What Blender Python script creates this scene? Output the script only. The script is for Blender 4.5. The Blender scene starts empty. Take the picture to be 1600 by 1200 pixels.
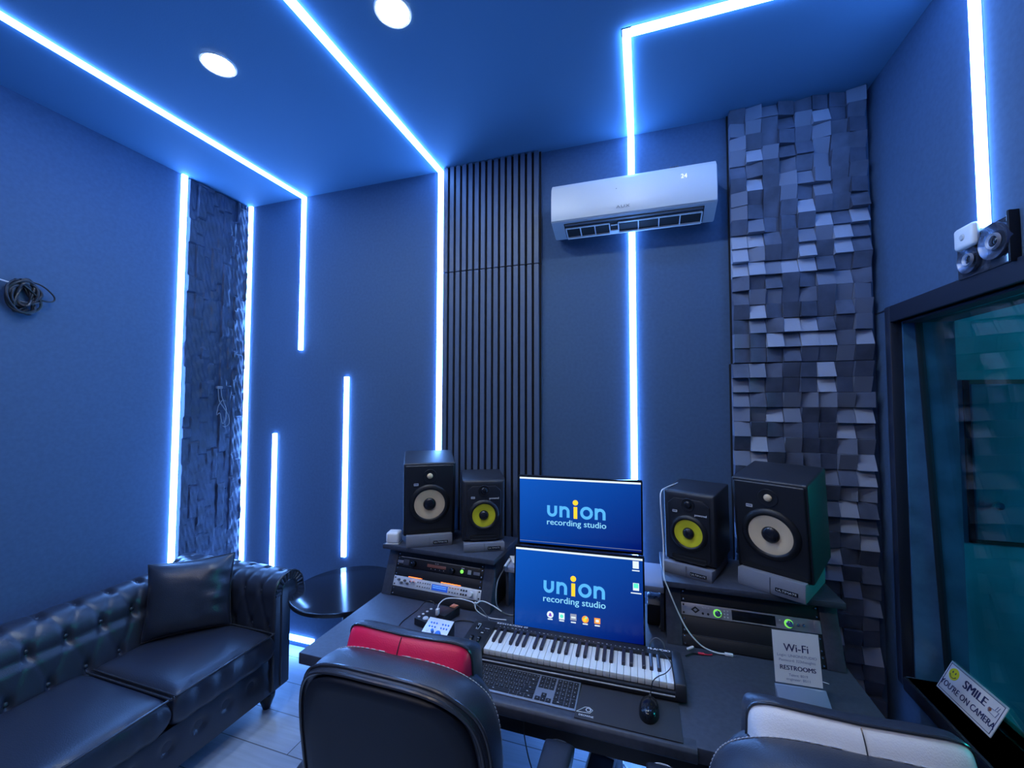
import bpy, bmesh, math, random
from mathutils import Vector, Matrix, Euler
random.seed(7)
PI = math.pi
SC = bpy.context.scene
COL = SC.collection

# ---------------------------------------------------------------- camera, world, exposure
FPX, YAW, PITCH, ROLL = 635.92, -0.309893, 0.0410611, 0.0016131
cam_d = bpy.data.cameras.new('camera')
cam = bpy.data.objects.new('camera', cam_d)
COL.objects.link(cam)
cam_d.sensor_fit = 'HORIZONTAL'
cam_d.sensor_width = 36.0
cam_d.lens = 36.0 * FPX / 1600.0
cam_d.clip_start = 0.02
_f = Vector((math.sin(YAW) * math.cos(PITCH), math.cos(YAW) * math.cos(PITCH), math.sin(PITCH)))
_r = Vector((math.cos(YAW), -math.sin(YAW), 0))
_u = _r.cross(_f)
_r2 = _r * math.cos(ROLL) + _u * math.sin(ROLL)
_u2 = -_r * math.sin(ROLL) + _u * math.cos(ROLL)
CAMZ = 1.70
cam.matrix_world = Matrix(((_r2.x, _u2.x, -_f.x, 0), (_r2.y, _u2.y, -_f.y, 0), (_r2.z, _u2.z, -_f.z, CAMZ), (0, 0, 0, 1)))
SC.camera = cam

world = bpy.data.worlds.new('room_world')
SC.world = world
world.use_nodes = True
world.node_tree.nodes['Background'].inputs[0].default_value = (0.02, 0.06, 0.2, 1)
world.node_tree.nodes['Background'].inputs[1].default_value = 0.0

vs = SC.view_settings
vs.view_transform = 'Standard'
vs.look = 'None'
vs.gamma = 1.0
vs.use_curve_mapping = False
vs.exposure = 0.4
SC.cycles.use_denoising = True
SC.cycles.max_bounces = 8
SC.cycles.transparent_max_bounces = 8
SC.cycles.sample_clamp_indirect = 6.0
SC.cycles.caustics_reflective = False
SC.cycles.caustics_refractive = False

STRIP_COL = (0.14, 0.36, 1.0)
STRIP_STR = 33.0
DOWN_COL = (0.82, 0.94, 1.0)
DOWN_STR = 190.0
GREEN_COL = (0.03, 0.92, 0.86)
GREEN_STR = 25.0
# ---------------------------------------------------------------- materials
def _nt(m):
    return m.node_tree.nodes, m.node_tree.links

def mat(name, col, rough=0.5, metal=0.0, bump=None, emit=None, estr=0.0, spec=0.5, coat=0.0, alpha=None, vary=None, sheen=0.0):
    """bump=(kind, scale, strength); vary=(scale, amount) value variation"""
    m = bpy.data.materials.new(name)
    m.use_nodes = True
    N, L = _nt(m)
    b = N['Principled BSDF']
    b.inputs['Base Color'].default_value = (*col, 1)
    b.inputs['Roughness'].default_value = rough
    b.inputs['Metallic'].default_value = metal
    b.inputs['Specular IOR Level'].default_value = spec
    b.inputs['Coat Weight'].default_value = coat
    if sheen:
        b.inputs['Sheen Weight'].default_value = sheen
    if emit:
        b.inputs['Emission Color'].default_value = (*emit, 1)
        b.inputs['Emission Strength'].default_value = estr
    tc = None
    if bump or vary:
        tc = N.new('ShaderNodeTexCoord')
    if vary:
        nz = N.new('ShaderNodeTexNoise')
        nz.inputs['Scale'].default_value = vary[0]
        nz.inputs['Detail'].default_value = 4
        L.new(tc.outputs['Object'], nz.inputs['Vector'])
        mr = N.new('ShaderNodeMapRange')
        mr.inputs[1].default_value = 0.3
        mr.inputs[2].default_value = 0.7
        mr.inputs[3].default_value = 1 - vary[1]
        mr.inputs[4].default_value = 1 + vary[1]
        L.new(nz.outputs[0], mr.inputs[0])
        mx = N.new('ShaderNodeVectorMath')
        mx.operation = 'SCALE'
        mx.inputs[0].default_value = col
        L.new(mr.outputs[0], mx.inputs['Scale'])
        L.new(mx.outputs[0], b.inputs['Base Color'])
    if bump:
        bp = N.new('ShaderNodeBump')
        bp.inputs['Strength'].default_value = bump[2]
        bp.inputs['Distance'].default_value = 0.004
        if bump[0] == 'noise':
            t = N.new('ShaderNodeTexNoise')
            t.inputs['Scale'].default_value = bump[1]
            t.inputs['Detail'].default_value = 5
            L.new(tc.outputs['Object'], t.inputs['Vector'])
            L.new(t.outputs[0], bp.inputs['Height'])
        elif bump[0] == 'voronoi':
            t = N.new('ShaderNodeTexVoronoi')
            t.inputs['Scale'].default_value = bump[1]
            L.new(tc.outputs['Object'], t.inputs['Vector'])
            L.new(t.outputs[0], bp.inputs['Height'])
        else:  # weave : stretched noises in two directions
            s = []
            for sc in ((bump[1] * 6, bump[1] * 6, bump[1]), (bump[1], bump[1], bump[1] * 6)):
                mp = N.new('ShaderNodeMapping')
                mp.inputs['Scale'].default_value = sc
                L.new(tc.outputs['Object'], mp.inputs['Vector'])
                t = N.new('ShaderNodeTexNoise')
                t.inputs['Scale'].default_value = 1.0
                t.inputs['Detail'].default_value = 2
                L.new(mp.outputs[0], t.inputs['Vector'])
                s.append(t)
            ad = N.new('ShaderNodeMath')
            ad.operation = 'ADD'
            L.new(s[0].outputs[0], ad.inputs[0])
            L.new(s[1].outputs[0], ad.inputs[1])
            L.new(ad.outputs[0], bp.inputs['Height'])
        L.new(bp.outputs[0], b.inputs['Normal'])
    return m

def emis(name, col, strength):
    m = bpy.data.materials.new(name)
    m.use_nodes = True
    N, L = _nt(m)
    N.remove(N['Principled BSDF'])
    e = N.new('ShaderNodeEmission')
    e.inputs[0].default_value = (*col, 1)
    e.inputs[1].default_value = strength
    L.new(e.outputs[0], N['Material Output'].inputs[0])
    return m

def glassy(name, tint=(1, 1, 1), refl=0.12, rough=0.02):
    """thin clear pane: mostly transparent, glossy by angle"""
    m = bpy.data.materials.new(name)
    m.use_nodes = True
    N, L = _nt(m)
    N.remove(N['Principled BSDF'])
    tr = N.new('ShaderNodeBsdfTransparent')
    tr.inputs[0].default_value = (*tint, 1)
    gl = N.new('ShaderNodeBsdfGlossy')
    gl.inputs['Roughness'].default_value = rough
    lw = N.new('ShaderNodeLayerWeight')
    fr = N.new('ShaderNodeMath')
    fr.operation = 'POWER'
    fr.inputs[1].default_value = 5.0
    L.new(lw.outputs['Facing'], fr.inputs[0])
    ad = N.new('ShaderNodeMath')
    ad.operation = 'ADD'
    ad.inputs[1].default_value = refl
    L.new(fr.outputs[0], ad.inputs[0])
    mx = N.new('ShaderNodeMixShader')
    L.new(ad.outputs[0], mx.inputs[0])
    L.new(tr.outputs[0], mx.inputs[1])
    L.new(gl.outputs[0], mx.inputs[2])
    L.new(mx.outputs[0], N['Material Output'].inputs[0])
    return m

def floor_mat():
    m = bpy.data.materials.new('vinyl_plank_floor')
    m.use_nodes = True
    N, L = _nt(m)
    b = N['Principled BSDF']
    tc = N.new('ShaderNodeTexCoord')
    br = N.new('ShaderNodeTexBrick')
    br.offset = 0.37
    br.inputs['Scale'].default_value = 1.0
    br.inputs['Brick Width'].default_value = 1.2
    br.inputs['Row Height'].default_value = 0.2
    br.inputs['Mortar Size'].default_value = 0.0025
    br.inputs['Color1'].default_value = (0.36, 0.44, 0.54, 1)
    br.inputs['Color2'].default_value = (0.43, 0.52, 0.62, 1)
    br.inputs['Mortar'].default_value = (0.10, 0.11, 0.13, 1)
    L.new(tc.outputs['Object'], br.inputs['Vector'])
    mp = N.new('ShaderNodeMapping')
    mp.inputs['Scale'].default_value = (2, 30, 1)
    L.new(tc.outputs['Object'], mp.inputs['Vector'])
    nz = N.new('ShaderNodeTexNoise')
    nz.inputs['Scale'].default_value = 2
    nz.inputs['Detail'].default_value = 6
    L.new(mp.outputs[0], nz.inputs['Vector'])
    mr = N.new('ShaderNodeMapRange')
    mr.inputs[3].default_value = 0.75
    mr.inputs[4].default_value = 1.2
    L.new(nz.outputs[0], mr.inputs[0])
    vm = N.new('ShaderNodeVectorMath')
    vm.operation = 'SCALE'
    L.new(br.outputs[0], vm.inputs[0])
    L.new(mr.outputs[0], vm.inputs['Scale'])
    L.new(vm.outputs[0], b.inputs['Base Color'])
    b.inputs['Roughness'].default_value = 0.42
    bp = N.new('ShaderNodeBump')
    bp.inputs['Strength'].default_value = 0.15
    bp.inputs['Distance'].default_value = 0.003
    L.new(nz.outputs[0], bp.inputs['Height'])
    L.new(bp.outputs[0], b.inputs['Normal'])
    return m

def screen_mat():
    """desktop wallpaper: a plain blue picture, paler toward its top left corner"""
    m = bpy.data.materials.new('screen_wallpaper')
    m.use_nodes = True
    N, L = _nt(m)
    b = N['Principled BSDF']
    b.inputs['Base Color'].default_value = (0.004, 0.006, 0.01, 1)
    b.inputs['Roughness'].default_value = 0.25
    tc = N.new('ShaderNodeTexCoord')
    sp = N.new('ShaderNodeSeparateXYZ')
    L.new(tc.outputs['Generated'], sp.inputs[0])
    ma = N.new('ShaderNodeMath')
    ma.operation = 'SUBTRACT'
    L.new(sp.outputs[2], ma.inputs[0])
    L.new(sp.outputs[0], ma.inputs[1])
    mr = N.new('ShaderNodeMapRange')
    mr.inputs[1].default_value = -1
    mr.inputs[2].default_value = 1
    L.new(ma.outputs[0], mr.inputs[0])
    cr = N.new('ShaderNodeValToRGB')  # ramp also carries the viewing-angle fading of the panel, painted into the picture
    cr.color_ramp.elements[0].color = (0.0, 0.005, 0.14, 1)
    cr.color_ramp.elements[1].color = (0.004, 0.10, 0.55, 1)
    L.new(mr.outputs[0], cr.inputs[0])
    L.new(cr.outputs[0], b.inputs['Emission Color'])
    b.inputs['Emission Strength'].default_value = .74
    return m

M = {}
M['wall'] = mat('navy_wall_fabric', (0.058, 0.104, 0.186), 0.8, bump=('weave', 260, 0.16), spec=0.3, vary=(60, 0.07))
M['ceil'] = mat('navy_ceiling_paint', (0.095, 0.215, 0.36), 0.75, bump=('noise', 160, 0.12), spec=0.3)
M['floor'] = floor_mat()
M['black_paint'] = mat('black_trim_paint', (0.012, 0.016, 0.03), 0.45)
M['reveal'] = mat('gloss_reveal_paint', (0.06, 0.17, 0.32), 0.2, vary=(6, 0.4))
M['sill'] = mat('dark_sill', (0.02, 0.028, 0.04), 0.4)
M['strip'] = emis('led_diffuser', STRIP_COL, STRIP_STR)
M['channel'] = mat('aluminium_channel', (0.55, 0.56, 0.58), 0.35, 0.9)
M['down'] = emis('downlight_lens', DOWN_COL, DOWN_STR)
M['down_warm'] = emis('warm_downlight_lens', (1.0, 0.86, 0.70), DOWN_STR * .85)
M['white_plastic'] = mat('white_plastic', (0.78, 0.79, 0.80), 0.35)
M['ac_white'] = mat('ac_white', (0.50, 0.52, 0.54), 0.42)
M['grey_print'] = mat('grey_print', (0.12, 0.13, 0.15), 0.5)
M['dark_void'] = mat('dark_interior', (0.008, 0.009, 0.012), 0.7)
M['slat'] = mat('grey_slat_laminate', (0.075, 0.10, 0.155), 0.5)
M['slat_felt'] = mat('black_felt', (0.008, 0.008, 0.010), 0.95)
M['stone'] = mat('dark_stacked_stone', (0.018, 0.030, 0.062), 0.55, bump=('noise', 45, 0.7), vary=(14, 0.35))
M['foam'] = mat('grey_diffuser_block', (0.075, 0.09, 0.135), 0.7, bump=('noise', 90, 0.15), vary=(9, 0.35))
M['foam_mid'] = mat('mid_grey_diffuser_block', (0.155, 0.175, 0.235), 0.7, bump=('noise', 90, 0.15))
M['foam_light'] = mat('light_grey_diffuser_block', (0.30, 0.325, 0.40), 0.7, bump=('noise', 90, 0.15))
M['leather'] = mat('black_leather', (0.024, 0.030, 0.046), 0.33, bump=('voronoi', 260, 0.10), spec=0.6)
M['leather_dull'] = mat('black_leatherette', (0.022, 0.027, 0.042), 0.40, bump=('voronoi', 320, 0.10), spec=0.55)
M['leather_rear'] = mat('black_rear_leatherette', (0.007, 0.010, 0.019), 0.5, spec=0.4)  # darker copy of the chair leatherette, rear shade put into its colour
M['piping'] = mat('black_piping', (0.03, 0.033, 0.042), 0.25, spec=0.7)
M['stitch'] = mat('pale_stitching', (0.45, 0.47, 0.52), 0.6)
M['red'] = mat('red_leatherette', (0.80, 0.012, 0.085), 0.40, bump=('voronoi', 320, 0.08))
M['white_leather'] = mat('white_leatherette', (0.80, 0.82, 0.84), 0.42, bump=('voronoi', 320, 0.08))
M['dark_wood'] = mat('dark_turned_wood', (0.015, 0.012, 0.012), 0.3)
M['tabletop'] = mat('black_gloss_tabletop', (0.012, 0.014, 0.02), 0.13, bump=('noise', 70, 0.02))
M['desk'] = mat('charcoal_desk_laminate', (0.048, 0.056, 0.080), 0.48, bump=('noise', 200, 0.08), vary=(60, 0.15))
M['rack_black'] = mat('black_rack_panel', (0.010, 0.010, 0.013), 0.5)
M['black_metal'] = mat('black_metal', (0.012, 0.012, 0.015), 0.35, 0.3)
M['chrome'] = mat('chrome', (0.8, 0.8, 0.82), 0.15, 1.0)
M['silver'] = mat('silver_faceplate', (0.80, 0.82, 0.85), 0.38, 0.3)
M['grey_face'] = mat('grey_faceplate', (0.36, 0.37, 0.42), 0.4, 0.3)
M['lcd'] = mat('blue_lcd', (0.01, 0.03, 0.15), 0.3, emit=(0.02, 0.10, 0.65), estr=0.6)
M['lcd_line'] = mat('lcd_text_line', (0.1, 0.3, 0.8), 0.4, emit=(0.15, 0.4, 1.0), estr=0.6)
M['black_gloss'] = mat('black_gloss', (0.008, 0.009, 0.012), 0.15)
M['black_plastic'] = mat('black_plastic', (0.016, 0.017, 0.022), 0.42)
M['grey_plastic'] = mat('grey_plastic', (0.085, 0.09, 0.11), 0.45)
M['pad_grey'] = mat('grey_pad_fabric', (0.20, 0.21, 0.25), 0.85, bump=('noise', 300, 0.25))
M['cab'] = mat('black_speaker_vinyl', (0.017, 0.018, 0.024), 0.48, bump=('noise', 320, 0.06))
M['cab_edge'] = mat('satin_speaker_baffle', (0.014, 0.015, 0.020), 0.38)
M['rubber'] = mat('black_rubber', (0.010, 0.010, 0.012), 0.45)
M['cone_white'] = mat('cream_woven_cone', (0.84, 0.64, 0.40), 0.55, bump=('noise', 400, 0.15))
M['cone_yellow'] = mat('yellow_woven_cone', (0.80, 0.74, 0.03), 0.5, bump=('noise', 400, 0.15))
M['cap'] = mat('black_dust_cap', (0.012, 0.013, 0.018), 0.25)
M['badge'] = mat('pale_badge', (0.62, 0.64, 0.68), 0.4)
M['white_print'] = mat('white_print', (0.75, 0.76, 0.78), 0.5)
M['screen'] = screen_mat()
M['scr_cyan'] = mat('screen_light_blue', (0.02, 0.1, 0.2), 0.4, emit=(0.10, 0.48, 0.95), estr=.76)
M['scr_pale'] = mat('screen_pale_blue', (0.05, 0.1, 0.2), 0.4, emit=(0.27, 0.72, 1.0), estr=.76)
M['scr_yellow'] = mat('screen_yellow', (0.2, 0.15, 0.01), 0.4, emit=(1.0, 0.62, 0.03), estr=.88)
M['scr_white'] = mat('screen_white', (0.2, 0.2, 0.2), 0.4, emit=(0.80, 0.92, 1.0), estr=.74)
M['scr_purple'] = mat('screen_purple', (0.05, 0.02, 0.1), 0.4, emit=(0.16, 0.03, 0.42), estr=1.0)
M['scr_green'] = mat('screen_green', (0.02, 0.1, 0.06), 0.4, emit=(0.08, 0.75, 0.50), estr=1.0)
M['scr_grey'] = mat('screen_grey', (0.05, 0.05, 0.06), 0.4, emit=(0.22, 0.25, 0.35), estr=1.0)
M['scr_orange'] = mat('screen_orange', (0.1, 0.05, 0.01), 0.4, emit=(1.0, 0.30, 0.04), estr=1.0)
M['key_white'] = mat('white_key', (0.80, 0.82, 0.80), 0.3)
M['key_black'] = mat('black_key', (0.035, 0.032, 0.045), 0.35)
M['kbd_case'] = mat('space_grey_aluminium', (0.26, 0.28, 0.33), 0.4, 0.5)
M['keycap'] = mat('black_keycap', (0.010, 0.010, 0.013), 0.5)
M['mat_cloth'] = mat('black_mat_cloth', (0.026, 0.028, 0.036), 0.75, bump=('noise', 500, 0.1))
M['paper'] = mat('white_paper', (0.80, 0.81, 0.84), 0.7)
M['navy_print'] = mat('navy_print', (0.02, 0.03, 0.12), 0.6)
M['pale_print'] = mat('pale_blue_print', (0.22, 0.26, 0.42), 0.6)
M['acrylic'] = glassy('clear_acrylic', (0.93, 0.96, 1.0), 0.10, 0.03)
M['acrylic_block'] = mat('clear_acrylic_base', (0.20, 0.26, 0.36), 0.08, spec=0.9, coat=0.5)
M['pane'] = glassy('studio_window_glass', (0.80, 0.92, 0.95), 0.10, 0.01)
M['live_wall'] = mat('teal_live_room_wall', (0.06, 0.36, 0.66), 0.6, vary=(2.6, 0.35))
M['live_door'] = mat('teal_panel', (0.05, 0.30, 0.56), 0.5, vary=(3, 0.25))
M['green_lamp'] = emis('green_lamp', GREEN_COL, GREEN_STR)
M['smiley'] = mat('yellow_print', (0.85, 0.78, 0.03), 0.5)
M['orange_glow'] = emis('orange_tube_glow', (1.0, 0.16, 0.03), 9.0)
M['green_led'] = mat('green_led', (0.05, 0.2, 0.02), 0.4, emit=(0.25, 1.0, 0.12), estr=0.9)
M['amber_led'] = mat('amber_led', (0.16, 0.07, 0.06), 0.4, emit=(0.5, 0.2, 0.15), estr=0.05)
M['blue_knob'] = mat('blue_knob', (0.05, 0.22, 0.75), 0.35)
M['copper'] = mat('copper_metal', (0.75, 0.30, 0.16), 0.3, 0.6)
M['white_cable'] = mat('white_cable', (0.80, 0.82, 0.84), 0.4)
M['black_cable'] = mat('black_cable', (0.012, 0.012, 0.016), 0.4)
M['grey_cable'] = mat('grey_cable', (0.16, 0.17, 0.20), 0.45)
M['bluegrey'] = mat('blue_grey_shelf', (0.30, 0.33, 0.42), 0.4)
M['reflector'] = mat('mirror_reflector', (0.16, 0.18, 0.24), 0.25, 0.8, bump=('noise', 60, 0.6))
M['clear_dark'] = mat('smoked_clear_cover', (0.03, 0.035, 0.05), 0.12, coat=0.6)
M['red_plug'] = mat('red_plug', (0.7, 0.02, 0.06), 0.4)

# ---------------------------------------------------------------- mesh helpers
class G:
    """collects shapes of ONE mesh"""
    def __init__(s):
        s.bm = bmesh.new()

    def add(s, b2, mx=None, mi=0):
        for f in b2.faces:
            f.material_index = mi
        if mx is not None:
            bmesh.ops.transform(b2, matrix=mx, verts=b2.verts)
        t = bpy.data.meshes.new('t')
        b2.to_mesh(t)
        b2.free()
        s.bm.from_mesh(t)
        bpy.data.meshes.remove(t)
        return s

    def box(s, x0, x1, y0, y1, z0, z1, bev=0.0, seg=2, mx=None, mi=0):
        b = bmesh.new()
        bmesh.ops.create_cube(b, size=1)
        for v in b.verts:
            v.co = Vector(((x0 + x1) / 2 + v.co.x * (x1 - x0), (y0 + y1) / 2 + v.co.y * (y1 - y0), (z0 + z1) / 2 + v.co.z * (z1 - z0)))
        if bev:
            bmesh.ops.bevel(b, geom=list(b.edges), offset=bev, segments=seg, profile=0.5, affect='EDGES')
        return s.add(b, mx, mi)

    def lathe(s, prof, n=32, mx=None, mi=0, a0=0.0, a1=2 * PI):
        b = bmesh.new()
        full = abs(a1 - a0 - 2 * PI) < 1e-6
        rings = []
        for r, z in prof:
            if r < 1e-6:
                rings.append([b.verts.new((0, 0, z))])
            else:
                rings.append([b.verts.new((r * math.cos(a0 + (a1 - a0) * i / n), r * math.sin(a0 + (a1 - a0) * i / n), z)) for i in range(n if full else n + 1)])
        for A, B in zip(rings, rings[1:]):
            m = max(len(A), len(B))
            for i in range(m if full else m - 1):
                j = (i + 1) % m
                q = [A[i % len(A)] if len(A) > 1 else A[0], A[j % len(A)] if len(A) > 1 else A[0],
                     B[j % len(B)] if len(B) > 1 else B[0], B[i % len(B)] if len(B) > 1 else B[0]]
                u = []
                for v in q:
                    if v not in u:
                        u.append(v)
                if len(u) > 2:
                    try:
                        b.faces.new(u)
                    except ValueError:
                        pass
        bmesh.ops.recalc_face_normals(b, faces=b.faces)
        return s.add(b, mx, mi)

    def cyl(s, r, z0, z1, n=24, mx=None, mi=0, bev=0.0):
        if bev:
            return s.lathe([(0, z0), (r - bev, z0), (r, z0 + bev), (r, z1 - bev), (r - bev, z1), (0, z1)], n, mx, mi)
        return s.lathe([(0, z0), (r, z0), (r, z1), (0, z1)], n, mx, mi)

    def sphere(s, r, c=(0, 0, 0), sc=(1, 1, 1), n=16, mx=None, mi=0):
        b = bmesh.new()
        bmesh.ops.create_uvsphere(b, u_segments=n, v_segments=max(6, n // 2), radius=r)
        for v in b.verts:
            v.co = Vector((v.co.x * sc[0] + c[0], v.co.y * sc[1] + c[1], v.co.z * sc[2] + c[2]))
        return s.add(b, mx, mi)

    def prism(s, poly, axis, a0, a1, bev=0.0, seg=2, mx=None, mi=0):
        b = bmesh.new()
        def P(u, v, a):
            return {'x': (a, u, v), 'y': (u, a, v), 'z': (u, v, a)}[axis]
        A = [b.verts.new(P(u, v, a0)) for u, v in poly]
        B = [b.verts.new(P(u, v, a1)) for u, v in poly]
        n = len(poly)
        b.faces.new(A)
        b.faces.new(B[::-1])
        for i in range(n):
            b.faces.new((A[i], B[i], B[(i + 1) % n], A[(i + 1) % n]))
        bmesh.ops.recalc_face_normals(b, faces=b.faces)
        if bev:
            es = [e for e in b.edges if e.calc_face_angle(0) > 0.45]
            bmesh.ops.bevel(b, geom=es, offset=bev, segments=seg, profile=0.5, affect='EDGES')
        return s.add(b, mx, mi)

    def loft(s, rings, cap=True, closed=True, mx=None, mi=0):
        b = bmesh.new()
        R = [[b.verts.new(p) for p in r] for r in rings]
        for A, B in zip(R, R[1:]):
            n = len(A)
            for i in range(n if closed else n - 1):
                j = (i + 1) % n
                b.faces.new((A[i], A[j], B[j], B[i]))
        if cap:
            b.faces.new(R[0][::-1])
            b.faces.new(R[-1])
        bmesh.ops.recalc_face_normals(b, faces=b.faces)
        return s.add(b, mx, mi)

    def grid(s, fn, nu, nv, mx=None, mi=0, flip=False):
        b = bmesh.new()
        V = [[b.verts.new(fn(i / nu, j / nv)) for j in range(nv + 1)] for i in range(nu + 1)]
        for i in range(nu):
            for j in range(nv):
                q = (V[i][j], V[i + 1][j], V[i + 1][j + 1], V[i][j + 1])
                b.faces.new(q[::-1] if flip else q)
        return s.add(b, mx, mi)

    def tube(s, pts, r, n=8, smooth=6, closed=False, mx=None, mi=0):
        P = [Vector(p) for p in pts]
        if smooth > 1 and len(P) > 2:
            out = []
            m = len(P)
            rng = range(m if closed else m - 1)
            for i in rng:
                p0 = P[(i - 1) % m] if (closed or i > 0) else P[0]
                p1, p2 = P[i], P[(i + 1) % m]
                p3 = P[(i + 2) % m] if (closed or i + 2 < m) else P[-1]
                for k in range(smooth):
                    t = k / smooth
                    out.append(0.5 * ((2 * p1) + (p2 - p0) * t + (2 * p0 - 5 * p1 + 4 * p2 - p3) * t * t + (3 * p1 - p0 - 3 * p2 + p3) * t ** 3))
            if not closed:
                out.append(P[-1])
            P = out
        rings = []
        m = len(P)
        nrm = None
        for i in range(m):
            a = P[(i + 1) % m] if (closed or i < m - 1) else P[i]
            c = P[(i - 1) % m] if (closed or i > 0) else P[i]
            t = (a - c)
            if t.length < 1e-9:
                t = Vector((0, 0, 1))
            t.normalize()
            if nrm is None:
                nrm = t.orthogonal().normalized()
            nrm = (nrm - t * nrm.dot(t))
            if nrm.length < 1e-6:
                nrm = t.orthogonal()
            nrm.normalize()
            bi = t.cross(nrm)
            rings.append([P[i] + (nrm * math.cos(2 * PI * k / n) + bi * math.sin(2 * PI * k / n)) * r for k in range(n)])
        if closed:
            rings.append(rings[0])
        return s.loft(rings, cap=not closed, mx=mx, mi=mi)

    def text(s, txt, size, mx, bold=0.0, align='CENTER', space=1.0, mi=0, sx=1.0, depth=0.0, width=None):
        c = bpy.data.curves.new('txt', 'FONT')
        c.body = txt
        c.size = size
        c.align_x = align
        c.align_y = 'CENTER'
        c.space_character = space
        c.resolution_u = 3
        c.extrude = depth
        o = bpy.data.objects.new('txt', c)
        COL.objects.link(o)
        bpy.context.view_layer.update()
        dg = bpy.context.evaluated_depsgraph_get()
        me = bpy.data.meshes.new_from_object(o.evaluated_get(dg))
        bpy.data.objects.remove(o)
        bpy.data.curves.remove(c)
        b = bmesh.new()
        b.from_mesh(me)
        bpy.data.meshes.remove(me)
        if width:
            xs = [v.co.x for v in b.verts]
            sx = width / (max(xs) - min(xs))
        if sx != 1.0:
            bmesh.ops.scale(b, vec=(sx, 1, 1), verts=b.verts)
        if bold:      # heavier strokes: the same letters again, a hair to each side
            for k in (-1, 1):
                b3 = b.copy()
                bmesh.ops.translate(b3, vec=(k * bold * size, 0, .00004 * k), verts=b3.verts)
                s.add(b3, mx, mi)
        return s.add(b, mx, mi)

    def o(s, name, m, parent=None, loc=(0, 0, 0), rot=(0, 0, 0), angle=38, label=None):
        me = bpy.data.meshes.new(name)
        s.bm.to_mesh(me)
        s.bm.free()
        ms = m if isinstance(m, (list, tuple)) else [m]
        for k in ms:
            me.materials.append(M[k] if isinstance(k, str) else k)
        if len(me.polygons):
            me.polygons.foreach_set('use_smooth', [True] * len(me.polygons))
            me.set_sharp_from_angle(angle=math.radians(angle))
        ob = bpy.data.objects.new(name, me)
        COL.objects.link(ob)
        ob.location = loc
        ob.rotation_euler = rot
        if parent:
            ob.parent = parent
        if label:
            ob['label'] = label
        return ob

def T(x, y, z):
    return Matrix.Translation((x, y, z))

def RX(a):
    return Matrix.Rotation(a, 4, 'X')

def RY(a):
    return Matrix.Rotation(a, 4, 'Y')

def RZ(a):
    return Matrix.Rotation(a, 4, 'Z')

def TF(x, y, z):
    """text / lathe frame on a front face that looks toward -Y"""
    return T(x, y, z) @ RX(PI / 2)

def thing(name, label, cat, loc=(0, 0, 0), rot=(0, 0, 0), group=None):
    o = bpy.data.objects.new(name, None)
    COL.objects.link(o)
    o.location = loc
    o.rotation_euler = rot
    o.empty_display_size = 0.1
    return tag(o, label, cat, group)

def tag(o, label, cat, group=None, kind=None):
    o['label'] = label
    o['category'] = cat
    if group:
        o['group'] = group
    if kind:
        o['kind'] = kind
    return o

def struct(o):
    o['kind'] = 'structure'
    return o

def copy_tree(o, loc, rot, label):
    def cp(x, par):
        c = x.copy()
        COL.objects.link(c)
        if par:
            c.parent = par
        for ch in x.children:
            cp(ch, c)
        return c
    c = cp(o, None)
    c.location = loc
    c.rotation_euler = rot
    c['label'] = label
    return c

# ================================================================ SETTING
XL, XR, YB, YF, ZC = -2.845, 1.03, 2.30, -1.70, 3.173
DOWN_ROWS = ((-1.757, 1.252), (-0.884, 1.274), (-0.01, 1.27))
struct(G().box(XL - .1, XR + .2, YF - .1, YB + .1, -.1, 0).o('floor', 'floor'))
struct(G().box(XL - .1, XR + .2, YF - .1, YB + .1, ZC, ZC + .1).o('ceiling', 'ceil'))
struct(G().box(XL - .1, XR + .2, YB, YB + .1, 0, ZC).o('wall_back', 'wall'))
struct(G().box(XL - .1, XL, YF, YB, 0, ZC).o('wall_left', 'wall'))
struct(G().box(XL, XR, YF - .1, YF, 0, ZC).o('wall_front', 'wall'))
# right wall with the control-room window opening
WY0, WY1, WZ0, WZ1 = 0.25, 2.156, 0.56, 2.04
WT = 0.2
g = G()
g.box(XR, XR + WT, YF, WY0, 0, ZC)
g.box(XR, XR + WT, WY1, YB, 0, ZC)
g.box(XR, XR + WT, WY0, WY1, 0, WZ0)
g.box(XR, XR + WT, WY0, WY1, WZ1, ZC)
struct(g.o('wall_right', 'wall'))
# fabric seam beside the window head
struct(G().box(XR - .002, XR, 2.195, YB - .01, 2.098, 2.104).o('trim_1', 'black_paint'))
# window: casing, reveal lining, glass, sill
cz = 0.035
g = G()
g.box(XR - .012, XR + .03, WY1 - .002, WY1 + .038, WZ0 - .04, WZ1 + .07, .004)
g.box(XR - .012, XR + .03, WY0 - .04, WY0, WZ0 - .04, WZ1 + .07, .004)
g.box(XR - .012, XR + .03, WY0, WY1, WZ1, WZ1 + .07, .004)
g.box(XR - .012, XR + .03, WY0, WY1, WZ0 - .055, WZ0 - .004, .004)
win = struct(g.o('window_1', 'black_paint'))
g = G()
g.box(XR + .03, XR + WT + .002, WY1 - .008, WY1 - .001, WZ0, WZ1)
g.box(XR + .03, XR + WT + .002, WY0 + .001, WY0 + .008, WZ0, WZ1)
g.o('window_reveal', 'reveal', win)
G().box(XR + .03, XR + WT, WY0 + .008, WY1 - .008, WZ1 - .008, WZ1 - .001).o('window_head', 'black_paint', win)
G().box(XR - .01, XR + WT + .01, WY0 + .008, WY1 - .008, WZ0 - .004, WZ0, 0).o('window_sill', 'sill', win)
gx0, gx1 = XR + .078, XR + .132     # pane leans: top nearer the room
pane = G().prism([(gx1, WZ0 + .006), (gx1 + .008, WZ0 + .006), (gx0 + .008, WZ1 - .01), (gx0, WZ1 - .01)], 'y', WY0 + .01, WY1 - .01).o('window_pane', 'pane', win)
g = G()
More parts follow.
